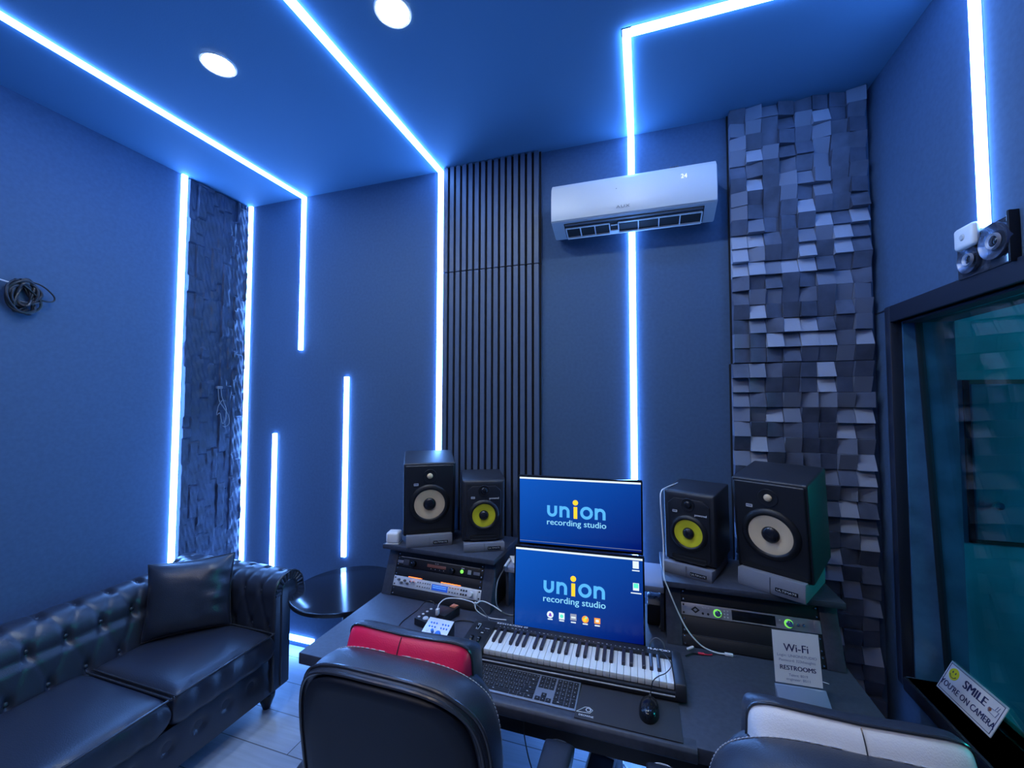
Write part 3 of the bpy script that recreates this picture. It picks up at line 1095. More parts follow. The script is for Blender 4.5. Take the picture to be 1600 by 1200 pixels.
g.tube(pts, .004, 6, 1, True).o('pillow_piping', 'piping', pw)

# round side table
t = thing('side_table', 'round glossy black side table between the sofa and the desk', 'table', (-1.593, 1.95, 0))
G().lathe([(0, .625), (.290, .625), (.297, .629), (.299, .638), (.297, .647), (.291, .650), (0, .650)], 96).o('tabletop', 'tabletop', t)
G().lathe([(0, .02), (.17, .014), (.19, .008), (.19, 0), (0, 0)], 48).o('table_base', 'black_metal', t)
G().cyl(.028, .018, .60, 24).o('pedestal', 'black_metal', t)
G().cyl(.11, .60, .625, 32, bev=.004).o('mount_plate', 'black_metal', t)
G().tube([(.15, -.17, .02), (.15, -.17, .60), (.10, -.12, .615)], .004, 8, 2).o('brace_rod', 'chrome', t)

# ================================================================ DESK AND RACKS
DZ = .70
dk = thing('studio_desk', 'wide charcoal studio desk carrying keyboards, monitors and racks', 'desk', (-.295, 1.75, 0))
DO = (.295, -1.75, 0)
dx0, dx1, dy0, dy1 = -1.312, .722, 1.322, 2.16
G().box(dx0, dx1, dy0, dy1, DZ - .045, DZ, .004).o('desktop', 'desk', dk, DO)
G().prism([(dy0 - .012, DZ - .010), (dy0 - .006, DZ - .002), (dy0 + .004, DZ + .0005), (dy0 + .03, DZ + .0005), (dy0 + .03, DZ - .045), (dy0 - .004, DZ - .045), (dy0 - .012, DZ - .035)], 'x', -.80, .14, .002).o('front_edge', 'desk', dk, DO)
G().box(-1.20, .62, dy0 + .065, dy0 + .080, DZ - .145, DZ - .045, .002).o('front_apron', 'rack_black', dk, DO)
for x in (-1.27, .66):
    G().box(x, x + .03, dy0 + .05, dy1 - .02, 0, DZ - .045, .002).o('side_panel', 'desk', dk, DO)
TILT = math.atan2(.08, .22)
FW = .497
def rack(name, label, x0, x1, y0, yaw):
    """open rack box with a sloped front standing on the desk ; local origin left front bottom"""
    w = x1 - x0
    t = thing(name, label, 'rack', (x0, y0, DZ + .0005), (0, 0, yaw), group='rack boxes standing on the desk')
    H, D = .22, .36
    pw_ = (w - FW - .002) / 2
    side = [(0, 0), (.08, H), (D, H), (D, 0)]
    G().prism(side, 'x', 0, pw_, .002).o('side_panel', 'desk', t)
    G().prism(side, 'x', w - pw_, w, .002).o('side_panel', 'desk', t)
    G().box(-.012, w + .012, .022, D + .01, H, H + .024, .003).o('top_shelf', 'desk', t)
    G().box(pw_, w - pw_, .19, .20, 0, H).o('back_panel', 'dark_void', t)
    for x in (pw_ + .001, w - pw_ - .014):
        G().prism([(.012, 0), (.092, H), (.096, H), (.016, 0)], 'x', x, x + .013).o('rack_rail', 'black_metal', t)
    return t, pw_
rl, pl = rack('rack_box', 'charcoal rack box under the two left speakers', -1.302, -.690, 1.845, math.radians(-2.5))
rr, pr = rack('rack_box', 'charcoal rack box under the two right speakers', .086, .705, 1.835, math.radians(0.3))
def rack_unit(parent_rack, pw_, z, h, name, label, cat, face, depth=.08):
    """a unit bolted to the sloped rails, local origin left bottom of its faceplate"""
    mw = Matrix.LocRotScale(parent_rack.location, parent_rack.rotation_euler, None)
    p = mw @ Vector((pw_ + .0008, .006 + z * math.sin(TILT), z * math.cos(TILT)))
    t = thing(name, label, cat, p, (-TILT, 0, parent_rack.rotation_euler[2]))
    G().box(0, FW, -.004, 0, .0006, h - .0006, .0012).o('faceplate', face, t)
    for x in (.009, FW - .009):
        for zz in (h * .2, h * .8):
            G().lathe([(0, .003), (.0032, .002), (.004, 0)], 10, TF(x, -.004, zz)).o('rack_screw', 'chrome' if face == 'rack_black' else 'black_metal', t)
    if depth > .02:
        G().box(.022, FW - .022, .0, depth, .003, h - .003).o('chassis', 'black_metal', t)
    return t
def knob(t, x, z, r, m='black_plastic', d=.014, ring=None, mark='white_print'):
    if ring:
        G().lathe([(r * 1.05, 0), (r * 1.05, .0012), (r * 1.20, .0012), (r * 1.20, 0)], 28, TF(x, -.0045, z)).o('level_ring', ring, t)
    k = G().lathe([(0, d), (r * .82, d), (r * .92, d - .001), (r, .001), (r, 0)], 24, TF(x, -.004, z)).o('knob', m, t)
    a = random.uniform(-2, 2)
    G().box(-.0007, .0007, r * .35, r * .85, d, d + .0004, mx=TF(x, -.004, z) @ RZ(a)).o('pointer', mark, k)
def press(t, x, z, m, w=.005, h=.005):
    G().box(x - w / 2, x + w / 2, -.0065, -.004, z - h / 2, z + h / 2, .0006).o('push_button', m, t)
RED_U = []
# --- left rack, bottom to top
rack_unit(rl, pl, .002, .042, 'blank_rack_panel', 'black blank panel at the bottom of the left rack', 'rack panel', 'rack_black', 0)
u = rack_unit(rl, pl, .045, .049, 'processor_unit', 'silver rack processor with blue display in the left rack', 'rack unit', 'silver')
G().box(.228, .318, -.0055, -.004, .011, .038, .001).o('display', 'lcd', u)
g = G()
for zz in (.030, .022):
    g.box(.234, .310, -.0059, -.0055, zz, zz + .003)
g.o('display_text', 'lcd_line', u)
for x in (.034, .052, .070, .088, .106, .126):
    knob(u, x, .026 + .006 * (1 if int(x * 1000) % 4 else -1), .0055, 'grey_plastic' if x < .09 else 'chrome')
for x in (.146, .160, .176, .190, .204, .216):
    for zz in (.016, .034):
        press(u, x, zz, 'grey_plastic', .006, .005)
for x in (.330, .345, .360, .375):
    for zz in (.016, .035):
        press(u, x, zz, 'copper' if zz > .02 else 'grey_plastic', .007, .005)
for x in (.392, .406, .420):
    for zz in (.016, .034):
        press(u, x, zz, 'black_plastic', .008, .008)
knob(u, .446, .024, .0125, 'silver', .016)
G().box(.466, .482, -.010, -.004, .004, .045, .002).o('rack_handle', 'silver', u)
u = rack_unit(rl, pl, .095, .042, 'vented_rack_panel', 'black vented panel with orange glow above the silver processor', 'rack panel', 'rack_black', 0)
G().box(.085, .165, -.0048, -.004, .0014, .0023).o('glowing_slot', 'orange_glow', u)
G().box(.275, .385, -.0048, -.004, .0014, .0023).o('glowing_slot', 'orange_glow', u)
u = rack_unit(rl, pl, .138, .049, 'preamp_unit', 'black rack preamp with two big knobs and a green lamp in the left rack', 'rack unit', 'rack_black')
G().box(.02, FW - .02, -.0052, -.004, .0465, .0485).o('top_edge', 'badge', u)
knob(u, .105, .022, .014, 'black_gloss', .018)
knob(u, .330, .018, .014, 'black_gloss', .018)
G().box(.182, .290, -.0055, -.004, .018, .032, .001).o('meter', 'amber_led', u)
g = G()
for x in (.205, .230, .255, .278):
    g.box(x, x + .003, -.0056, -.004, .010, .013)
g.o('meter_marks', 'white_print', u)
G().text('CL 2A', .008, TF(.236, -.0058, .038), .01).o('unit_lettering', 'white_print', u)
G().lathe([(0, .006), (.007, .004), (.009, 0)], 16, TF(.380, -.004, .022)).o('power_lamp', 'green_led', u)
G().box(.376, .392, -.0055, -.004, .034, .039).o('lamp_label', 'white_print', u)
G().box(.413, .432, -.008, -.004, .014, .034, .002).o('rocker_switch', 'badge', u)
G().box(.040, .072, -.0055, -.004, .010, .036, .001).o('left_badge', 'grey_plastic', u)
for x in (.004, .444):
    G().box(x, x + .034, -.0062, -.004, .016, .030, .001).o('rack_ear_plate', 'grey_face', u)
rack_unit(rl, pl, .188, .044, 'blank_rack_panel', 'black blank panel at the top of the left rack', 'rack panel', 'rack_black', 0)
# --- right rack, bottom to top
rack_unit(rr, pr, .002, .042, 'blank_rack_panel', 'black blank panel at the bottom of the right rack behind the white cable plug', 'rack panel', 'rack_black', 0)
u = rack_unit(rr, pr, .045, .067, 'blank_rack_panel', 'black blank panel just below the grey audio interface in the right rack', 'rack panel', 'rack_black', 0)
G().box(.02, .46, -.0052, -.004, .0, .0012).o('lower_lip', 'grey_plastic', u)
u = rack_unit(rr, pr, .113, .048, 'audio_interface_unit', 'grey rack audio interface with a dark display and green-ringed knobs in the right rack', 'rack unit', 'grey_face')
b = bmesh.new()
for q in (((-.017, 0), (0, .013), (.017, 0), (0, -.013)),):
    b.faces.new([b.verts.new((a, c, 0)) for a, c in q])
G().add(b, TF(.054, -.0045, .024)).o('diamond_logo', 'rack_black', u)
b = bmesh.new()
b.faces.new([b.verts.new((a, c, 0)) for a, c in ((-.008, 0), (0, .006), (.008, 0), (0, -.006))])
G().add(b, TF(.054, -.0049, .024)).o('diamond_mark', 'grey_face', u)
G().text('Apollo x8', .007, TF(.093, -.0045, .036), .01).o('unit_lettering', 'white_print', u)
for x in (.082, .102):
    G().cyl(.0045, 0, .001, 16, TF(x, -.0042, .014)).o('jack_socket', 'dark_void', u)
knob(u, .137, .022, .0125, 'chrome', .016, 'green_led')
for x in (.163, .175):
    for zz in (.012, .023, .034):
        press(u, x, zz, 'white_print', .005, .005)
G().box(.190, .345, -.0058, -.004, .004, .042, .001).o('display', 'black_gloss', u)
G().box(.190, .345, -.0064, -.0056, .0045, .0058).o('display_edge', 'badge', u)
press(u, .360, .030, 'white_print')
knob(u, .390, .022, .0125, 'chrome', .016, 'green_led')
for x in (.418, .438):
    knob(u, x, .024, .0055, 'chrome', .010)
G().box(.474, FW, -.0075, -.004, .002, .046, .001).o('rack_ear_plate', 'grey_face', u)
u = rack_unit(rr, pr, .162, .050, 'blank_rack_panel', 'black blank panel just above the grey audio interface', 'rack panel', 'rack_black', 0)
G().box(.02, .465, -.0056, -.004, .0475, .049).o('upper_lip', 'badge', u)
rack_unit(rr, pr, .213, .019, 'blank_rack_panel', 'black blank panel at the top of the right rack below the shelf', 'rack panel', 'rack_black', 0)
# bridge shelf between the racks
t = thing('bridge_shelf', 'lower shelf bridging the two rack boxes behind the monitors', 'shelf', (-.30, 1.90, DZ))
G().box(-.345, .380, .0, .27, .172, .197, .003).o('shelf_board', 'bluegrey', t)
for x in (-.345, .365):
    G().box(x, x + .015, .02, .26, 0, .172, .002).o('shelf_support', 'desk', t)

# ================================================================ SPEAKERS ON FOAM PADS
SHZ = DZ + .244
def speaker(big, label, loc, yaw, lean):
    t = thing('studio_monitor_speaker', label, 'speaker', loc, (lean, 0, yaw), group='studio monitor speakers on the desk shelves')
    if big:
        w, d, h, wz, wr, tz = .268, .27, .390, .172, .076, .322
        G().box(-w / 2, w / 2, 0, d, 0, h, .009, 3).o('cabinet', 'cab', t)
        G().box(-w / 2 + .008, w / 2 - .008, -.006, .006, .010, h - .010, .008, 3).o('baffle', 'cab_edge', t)
        cone = 'cone_white'
    else:
        w, d, h, wz, wr, tz = .221, .25, .315, .137, .057, .262
        b = bmesh.new()
        bmesh.ops.create_cube(b, size=1)
        for v in b.verts:
            v.co = Vector((v.co.x * w, d / 2 + v.co.y * d, h / 2 + v.co.z * h))
        es = [e for e in b.edges if all(v.co.y < .001 for v in e.verts)]
        bmesh.ops.bevel(b, geom=es, offset=.026, segments=4, profile=.55, affect='EDGES')
        bmesh.ops.bevel(b, geom=[e for e in b.edges if e.calc_face_angle(0) > 1.2], offset=.005, segments=2, profile=.5, affect='EDGES')
        gg = G()
        gg.add(b)
        gg.o('cabinet', 'cab', t, angle=50)
        G().prism([(-.078, .012), (.078, .012), (.088, .030), (.088, h - .055), (.060, h - .030), (-.060, h - .030), (-.088, h - .055), (-.088, .030)], 'y', -.005, .004, .004, 2).o('baffle', 'cab_edge', t)
        cone = 'cone_yellow'
    f = -.006
    R0 = wr * 1.36
    G().lathe([(wr * 1.03, .004), (wr * 1.10, .011), (wr * 1.19, .012), (wr * 1.26, .008), (R0, .006), (R0 * 1.02, 0)], 56, TF(0, f, wz)).o('woofer_surround', 'rubber', t, angle=60)
    G().lathe([(wr * 1.04, .006), (wr, .0065), (wr * .72, .0035), (wr * .42, .0012), (wr * .40, .001)], 56, TF(0, f, wz)).o('woofer_cone', cone, t, angle=60)
    r = wr * .435
    G().lathe([(0, .017)] + [(r * math.sin(a), .001 + .016 * math.cos(a)) for a in [PI / 2 * k / 8 for k in range(1, 9)]], 40, TF(0, f, wz)).o('dust_cap', 'cap', t, angle=60)
    tr = .036 if big else .028
    G().lathe([(tr, 0), (tr * .96, .003), (tr * .75, .0015), (tr * .5, .0008), (0, .0006)], 40, TF(0, f, tz)).o('tweeter_waveguide', 'cab_edge', t, angle=60)
    r = .0150 if big else .0165
    G().lathe([(0, .009)] + [(r * math.sin(a), .001 + .008 * math.cos(a)) for a in [PI / 2 * k / 6 for k in range(1, 7)]], 28, TF(0, f, tz)).o('tweeter_dome', 'cone_white' if big else 'cap', t, angle=60)
    if big:
        G().box(-.082, -.058, f - .0012, f, .273, .285, .002).o('badge', 'badge', t)
        G().text('KRK', .010, TF(-.070, f - .0014, .279), .02).o('badge_lettering', 'navy_print', t)
        G().prism([(-.105, .006), (.105, .006), (.118, .024), (.090, .034), (-.090, .034), (-.118, .024)], 'y', f - .001, f + .002, .0).o('bass_port', 'dark_void', t)
    else:
        G().box(-.066, -.046, f - .0012, f, .222, .232, .002).o('badge', 'badge', t)
        G().text('KRK', .008, TF(-.056, f - .0014, .227), .02).o('badge_lettering', 'navy_print', t)
        G().text('powered', .014, TF(.052, f - .0012, .222), .035, width=.048).o('model_lettering', 'white_print', t)
        G().box(-.072, .072, f - .0008, f + .002, .016, .036, .004).o('bass_port', 'dark_void', t)
        G().box(-.068, .068, f - .006, f, .009, .0145, .002).o('port_lip', 'cab_edge', t)
    # foam pad : a thing of its own, wedge higher at the back
    return t
def pad(label, loc, yaw, lean, w, big, h0):
    """wedge under the speaker ; h0 = height under the speaker's front bottom edge"""
    t = thing('speaker_pad', label, 'speaker pad', (loc[0], loc[1], SHZ), (0, 0, yaw), group='grey foam wedges under the speakers')
    D = .235
    k = math.tan(lean)
    lip = .052
    prof = [(-lip, 0), (-lip - .004, .022), (-lip, h0 + (.016 if big else .008)), (-.013, h0 + (.012 if big else .002)), (-.006, h0 - .003), (D, h0 + D * k - .004), (D, 0)]
    G().prism(prof, 'x', -w / 2, w / 2, .003, 2).o('foam_wedge', 'pad_grey', t)
    G().box(w * .08, w * .40, -lip - .0065, -lip - .002, h0 * .35, h0 * .35 + .0135, .001).o('name_plate', 'black_gloss', t)
    G().text('ULTIMATE', .0105, TF(w * .24, -lip - .0068, h0 * .35 + .0065), .006, width=w * .28).o('plate_lettering', 'badge', t)
    G().box(-.0006, .0006, -lip - .0052, -lip - .001, .002, h0 + .008).o('foam_seam', 'grey_plastic', t)
SPK = ((True, 'tall black speaker with cream cone, leftmost on the desk', 'grey foam pad under the leftmost speaker with cream cone', (-1.086, 1.953, .988), .546, .135),
       (False, 'small black speaker with yellow cone left of the monitors', 'grey foam pad under the yellow-coned speaker left of the monitors', (-.785, 1.976, .979), .46, .055),
       (False, 'small black yellow-coned speaker right of the monitors with white cable down its edge', 'grey foam pad under the yellow-coned speaker right of the monitors', (.191, 1.972, .984), -.38, .050),
       (True, 'tall black speaker with cream cone, rightmost on the desk', 'grey foam pad under the rightmost speaker with cream cone', (.497, 1.907, 1.000), -.545, .155))
for big, l1, l2, loc, yaw, lean in SPK:
    speaker(big, l1, loc, yaw, lean)
    pad(l2, loc, yaw, lean, .235 if big else .205, big, loc[2] - SHZ)

# ================================================================ MONITORS
def ribbon(g, pts, w, mx, z=0.0):
    """flat stroke of even width"""
    P = [Vector((a, c, 0)) for a, c in pts]
    b = bmesh.new()
    L, Rr = [], []
    for i, p in enumerate(P):
        d = (P[min(i + 1, len(P) - 1)] - P[max(i - 1, 0)]).normalized()
        n_ = Vector((-d.y, d.x, 0)) * w / 2
        L.append(b.verts.new(p + n_ + Vector((0, 0, z))))
        Rr.append(b.verts.new(p - n_ + Vector((0, 0, z))))
    for i in range(len(P) - 1):
        b.faces.new((L[i], Rr[i], Rr[i + 1], L[i + 1]))
    g.add(b, mx)
def arcp(cx, cy, r, a0, a1, n=16):
    return [(cx + r * math.cos(math.radians(a0 + (a1 - a0) * k / n)), cy + r * math.sin(math.radians(a0 + (a1 - a0) * k / n))) for k in range(n + 1)]
def letter_u(g, x, y, w, h, sw, mx):
    r = (w - sw) / 2
    ribbon(g, [(x - r, y + h)] + arcp(x, y + r + sw / 2, r, 180, 360) + [(x + r, y + h)], sw, mx)
def letter_n(g, x, y, w, h, sw, mx):
    r = (w - sw) / 2
    ribbon(g, [(x - r, y), (x - r, y + h)], sw, mx)
    ribbon(g, arcp(x, y + h - r - sw / 2, r, 165, 0) + [(x + r, y)], sw, mx, .0001)
def letter_o(g, x, y, w, h, sw, mx):
    ribbon(g, arcp(x, y + h / 2, (w - sw) / 2, 0, 360, 36), sw, mx)
def monitor(label, loc, yaw, tilt, W, H, lower):
    t = thing('computer_monitor', label, 'monitor', loc, (-tilt, 0, yaw), group='computer monitors showing the studio name')
    G().box(-W / 2, W / 2, 0, .022, 0, H, .003).o('bezel', 'black_gloss', t)
    e = .007
    sc = G()
    bq = bmesh.new()
    bq.faces.new([bq.verts.new(p) for p in ((-W / 2 + e, -.0008, .012), (W / 2 - e, -.0008, .012), (W / 2 - e, -.0008, H - e), (-W / 2 + e, -.0008, H - e))])
    sc.add(bq)
    s = sc.o('screen', 'screen', t)
    G().box(-W / 2 + e, W / 2 - e, -.0014, -.0009, H - e - .0075, H - e).o('menu_bar', 'scr_white', s)
    # studio logo
    cx = -.012 if not lower else -.014
    bz = H * (.435 if not lower else .475)
    F = TF(cx, -.0014, bz)
    sw, lh = .0125, .048
    for fn_, x_, w_, dz_ in ((letter_u, -.101, .044, 0), (letter_n, -.047, .044, 0), (letter_o, .047, .054, -.001), (letter_n, .104, .045, 0)):
        g = G()
        fn_(g, x_, dz_, w_, lh if dz_ == 0 else .052, sw, F)
        g.o('logo_letter', 'scr_cyan', s)
    g = G()
    ribbon(g, [(0, -.002), (0, lh)], .0155, F)
    g.lathe([(0, .0002), (.0115, 0)], 24, F @ T(0, .066, 0))
    g.o('yellow_letter', 'scr_yellow', s)
    G().text('recording studio', .036, TF(cx + .002, -.0014, bz - .024), .012, width=.252).o('subtitle_lettering', 'scr_pale', s)
    if not lower:
        G().box(-W / 2 + e, W / 2 - e, -.0012, -.0009, .020, .0212).o('taskbar_line', 'scr_grey', s)
    else:
        iz = H * .225
        xs = [cx - .094 + .0475 * k for k in range(5)]
        g = G()
        for k, x in enumerate(xs):
            g.box(x - .010, x + .010, -.0013, -.0009, iz - .0200, iz - .0155)
        for zz, w2 in ((H - .052, .014), (H - .137, .020)):
            g.box(W / 2 - .033 - w2, W / 2 - .033 + w2, -.0013, -.0009, zz - .004, zz)
        g.o('icon_captions', 'scr_white', s)
        def disc(nm, m, x, z, r, d=.0012):
            G().lathe([(0, .0002), (r, 0)], 24, TF(x, -d, z)).o(nm, m, s)
        def sq(nm, m, x, z, w2, h2, d=.0012):
            G().box(x - w2, x + w2, -d, -.0009, z - h2, z + h2).o(nm, m, s)
        disc('desktop_icon', 'scr_white', xs[0], iz, .0135)
        b = bmesh.new()
        b.faces.new([b.verts.new((a, c, 0)) for a, c in ((-.007, -.006), (.007, -.006), (.002, .007), (-.002, .007))])
        gg = G()
        gg.add(b, TF(xs[0], -.0017, iz))
        gg.o('icon_mark', 'scr_purple', s)
        sq('desktop_icon', 'scr_white', xs[1], iz, .0115, .0125)
        disc('icon_mark', 'scr_green', xs[1], iz, .007, .0017)
        sq('desktop_icon', 'scr_grey', xs[2], iz + .002, .0125, .0125)
        sq('icon_mark', 'scr_white', xs[2], iz + .001, .009, .003, .0017)
        disc('desktop_icon', 'scr_orange', xs[3], iz, .0135)
        disc('icon_mark', 'scr_yellow', xs[3] - .002, iz - .002, .007, .0017)
        disc('icon_mark', 'scr_green', xs[3] + .004, iz + .007, .004, .0018)
        sq('desktop_icon', 'scr_orange', xs[4], iz, .0115, .0105)
        sq('icon_mark', 'scr_white', xs[4], iz, .006, .0045, .0017)
        sq('desktop_icon', 'scr_white', W / 2 - .033, H - .032, .0115, .014)
        sq('desktop_icon', 'scr_white', W / 2 - .033, H - .115, .0115, .014)
        sq('icon_mark', 'scr_green', W / 2 - .033, H - .111, .009, .0085, .0017)
    return t
mu = monitor('upper computer monitor of the two stacked screens', (-.268, 1.775, 1.062), .055, -.01, .53, .306, False)
G().box(-.05, .05, .022, .16, .09, .13, .004).o('mount_arm', 'black_metal', mu)
G().cyl(.022, -.163, .12, 20, T(0, .15, 0)).o('stand_post', 'black_metal', mu)
G().box(-.11, .11, .10, .28, -.1635, -.155, .003).o('stand_foot', 'black_metal', mu)
ml = monitor('lower computer monitor with desktop icons, standing behind the piano keyboard', (-.263, 1.680, .745), .05, .075, .53, .338, True)
G().prism([(.02, .10), (.05, .10), (.115, -.036), (.085, -.036)], 'x', -.04, .04, .003).o('stand_neck', 'black_metal', ml)
G().box(-.11, .11, .045, .20, -.0425, -.036, .002, mx=RX(.075)).o('stand_foot', 'black_metal', ml)

# ================================================================ PIANO KEYBOARD
def piano_keyboard():
    W, D = .812, .195
    t = thing('piano_keyboard', 'black 49-key piano keyboard with pitch wheels lying across the desk', 'piano keyboard', (-.683, 1.466, DZ), (0, 0, math.radians(1.2)))
    kx0, KW, NK = .095, .02345, 29
    kx1 = kx0 + KW * NK
    ky0, ky1 = .016, .148
    KT = .056
    # base tray, left control block, right cheek, rear strip
    G().box(.004, W - .004, .004, D, .006, .034, .004).o('base_tray', 'black_plastic', t)
    G().box(kx0 - .001, kx1 + .001, .002, .006, .020, .0245, .0008).o('front_trim', 'badge', t)
    G().prism([(.0, .010), (.0, .030), (.012, .058), (.05, .066), (.16, .068), (D, .062), (D, .010)], 'x', 0, kx0 - .0015, .004, 2).o('control_block', 'black_plastic', t)
    G().prism([(.0, .010), (.0, .034), (.012, .060), (.10, .066), (D, .062), (D, .010)], 'x', kx1 + .0015, W, .004, 2).o('end_cheek', 'black_plastic', t)
    G().prism([(ky1 + .001, .020), (ky1 + .001, .066), (D - .006, .068), (D, .062), (D, .010)], 'x', kx0 - .0015, kx1 + .0015, .001).o('rear_strip', 'black_plastic', t)
    base = None
    g = G()
    g.box(.0006, KW - .0006, ky0, ky1, .036, KT, .0015)
    base = g.o('white_key', 'key_white', t)
    base.location = (kx0, 0, 0)
    for k in range(1, NK):
        o = base.copy()
        COL.objects.link(o)
        o.parent = t
        o.location = (kx0 + KW * k, 0, 0)
    g = G()
    g.prism([(ky1 - .085, KT - .006), (ky1 - .078, KT + .0105), (ky1, KT + .0115), (ky1, KT - .006)], 'x', -.0062, .0062, .0018, 2)
    bk = g.o('black_key', 'key_black', t)
    first = True
    for k in range(NK - 1):
        if k % 7 in (2, 6):
            continue
        off = {0: -.0018, 1: .0018, 3: -.0022, 4: 0, 5: .0022}[k % 7]
        o = bk if first else bk.copy()
        if not first:
            COL.objects.link(o)
            o.parent = t
        first = False
        o.location = (kx0 + KW * (k + 1) + off, 0, 0)
    for x in (.034, .064):
        wl = G().lathe([(0, -.0055), (.017, -.0055), (.019, -.004), (.019, .004), (.017, .0055), (0, .0055)], 28, T(x, .048, .058) @ RY(PI / 2)).o('control_wheel', 'black_gloss', t)
        G().box(x - .004, x + .004, .040, .046, .0755, .0768, .0008).o('wheel_notch', 'grey_plastic', wl)
    g = G()
    for x in (.027, .036):
        g.box(x - .0008, x + .0008, .112, .146, .0685, .0692)
    g.box(.027, .036, .112, .1136, .0685, .0692)
    g.box(.022, .036, .150, .153, .0685, .0692)
    g.box(.056, .066, .090, .094, .0685, .0692)
    g.box(.062, .080, .124, .126, .0685, .0692)
    g.box(.016, .028, .008, .0098, .0565, .0572)
    g.box(.048, .064, .008, .0098, .0565, .0572)
    g.o('panel_print', 'white_print', t)
    G().box(.0275, .0355, .122, .130, .0685, .074, .001).o('volume_slider', 'black_gloss', t)
    for x, y in ((.050, .108), (.064, .108), (.078, .108), (.050, .128)):
        G().cyl(.0022, .068, .0698, 12, T(x, y, 0)).o('control_button', 'grey_plastic', t)
    TT = T(0, 0, .0690)
    G().text('KEYSTATION 49', .0155, T(kx0 + .068, .177, .0690), .025, sx=1.0, width=.130).o('model_lettering', 'white_print', t)
    G().text('M-AUDIO', .0165, T(kx1 - .040, .176, .0690), .030, width=.078).o('maker_lettering', 'white_print', t)
    g = G()
    random.seed(4)
    for k in range(36):
        x = kx0 + .02 + k * .0165
        if x < kx1 - .09:
            w = random.choice((.003, .005, .008))
            g.box(x, x + w, .158, .1595, .0672, .0684)
    g.o('strip_print', 'white_print', t)
piano_keyboard()

# ================================================================ COMPUTER KEYBOARD
def computer_keyboard():
    u, vp = .01875, .0192
    t = thing('computer_keyboard', 'slim grey computer keyboard with black keys in front of the piano keyboard', 'keyboard', (-.648, 1.347, DZ), (0, 0, 0))
    W, D = .432, .130
    G().prism([(0, 0), (0, .0045), (D, .0105), (D, 0)], 'x', 0, W, .002, 2).o('case', 'kbd_case', t)
    keys = []
    def row(r, xs):
        for x, w in xs:
            keys.append((x, r, w, 1))
    x0 = 0.0
    def seq(ws, x=0.0):
        out = []
        for w in ws:
            if w > 0:
                out.append((x, w))
                x += w
            else:
                x -= w
        return out
    nav, num = 15.25, 18.5
    row(5, seq([1.5] + [1] * 13 + [.5]) + seq([1, 1, 1], nav) + seq([1, 1, 1, 1], num))
    row(4, seq([1] * 13 + [2]) + seq([1, 1, 1], nav) + seq([1, 1, 1, 1], num))
    row(3, seq([1.5] + [1] * 12 + [1.5]) + seq([1, 1, 1], nav) + seq([1, 1, 1, 1], num))
    row(2, seq([1.75] + [1] * 11 + [2.25]) + seq([1, 1, 1, 1], num))
    row(1, seq([2.25] + [1] * 10 + [2.75]) + seq([1], nav + 1) + seq([1, 1, 1], num))
    row(0, seq([1.5, 1.25, 1.5, 6.25, 1.5, 1.25, 1.75]) + seq([1, 1, 1], nav) + seq([2, 1], num))
    keys.append((num + 3, 0, 1, 2))
    mx_, my_ = .006, .0075
    sl = (.0105 - .0045) / D
    def keymesh(g, w, h, ox=0.0, oy=0.0, oz=0.0):
        g.box(ox + .0009, ox + w * u - .0009, oy + .0009, oy + h * vp - .0009, oz, oz + .0022, .0006, 1)
        lw = .0022 if w < 1.6 else .006
        cx, cy = ox + w * u / 2, oy + h * vp * .52
        g.box(cx - lw / 2, cx + lw / 2, cy - .0012, cy + .0012, oz + .0022, oz + .0024, 0, 1, None, 1)
    hidden = [k for k in keys if k[0] * u < .095 - .012 * k[1] + (.0 if k[1] > 2 else .03 * (3 - k[1]))]
    rest = [k for k in keys if k not in hidden]
    rest.sort(key=lambda k: -k[0])
    hidden += rest[99:]
    rest = rest[:99]
    cache = {}
    for x, r, w, h in rest:
        loc = (mx_ + x * u, my_ + r * vp, .0047 + sl * (my_ + r * vp))
        if (w, h) in cache:
            o = cache[(w, h)].copy()
            COL.objects.link(o)
            o.parent = t
        else:
            g = G()
            keymesh(g, w, h)
            o = g.o('keycap', ['keycap', 'white_print'], t)
            cache[(w, h)] = o
        o.location = loc
    g = G()
    for x, r, w, h in hidden:
        keymesh(g, w, h, mx_ + x * u, my_ + r * vp, .0047 + sl * (my_ + r * vp))
    o = g.o('keycap', ['keycap', 'white_print'], t)
    o['kind'] = 'stuff'
computer_keyboard()
cable('keyboard_cable', 'thin grey cable looping behind the slim computer keyboard', [(-.443, 1.474, .7085), (-.450, 1.490, .705), (-.490, 1.500, .7025), (-.547, 1.494, .7025), (-.600, 1.490, .7025), (-.66, 1.500, .7025)], .0017, 'grey_cable')

# mouse mat, mouse
t = thing('mouse_mat', 'black cloth mouse mat with a pale triangular logo at the desk front', 'mouse mat', (-.057, 1.417, DZ + .0008))
G().box(-.160, .160, -.094, .096, 0, .003, .001).o('mat_sheet', 'mat_cloth', t)
g = G()
tri = [(-.030, -.016), (.012, -.012), (.020, .002), (.008, .012), (-.006, .010)]
for a, c in zip(tri, tri[1:] + tri[:1]):
    g.tube([(a[0], a[1], .0032), (c[0], c[1], .0032)], .0008, 6, 1, mx=T(-.126, -.052, 0))
g.lathe([(.006, .0036), (.0085, .0036)], 20, T(-.120, -.052, 0))
g.o('mat_logo', 'white_print', t)
G().text('DEOWNE', .010, T(-.124, -.079, .0034), .02, width=.046).o('mat_lettering', 'white_print', t)
t = thing('computer_mouse', 'black computer mouse on the cloth mat', 'mouse', (.010, 1.418, DZ + .0038), (0, 0, math.radians(-6)))
def mfn(u, v):
    a = 2 * PI * v
    r = math.sin(PI / 2 * u)
    x = .031 * r * math.cos(a) * (1 - .08 * math.sin(a))
    y = .056 * r * math.sin(a)
    z = .036 * math.cos(PI / 2 * u) ** .6 * (1 - .22 * (y / .056)) if u < 1 else 0
    return (x, y, max(0, z))
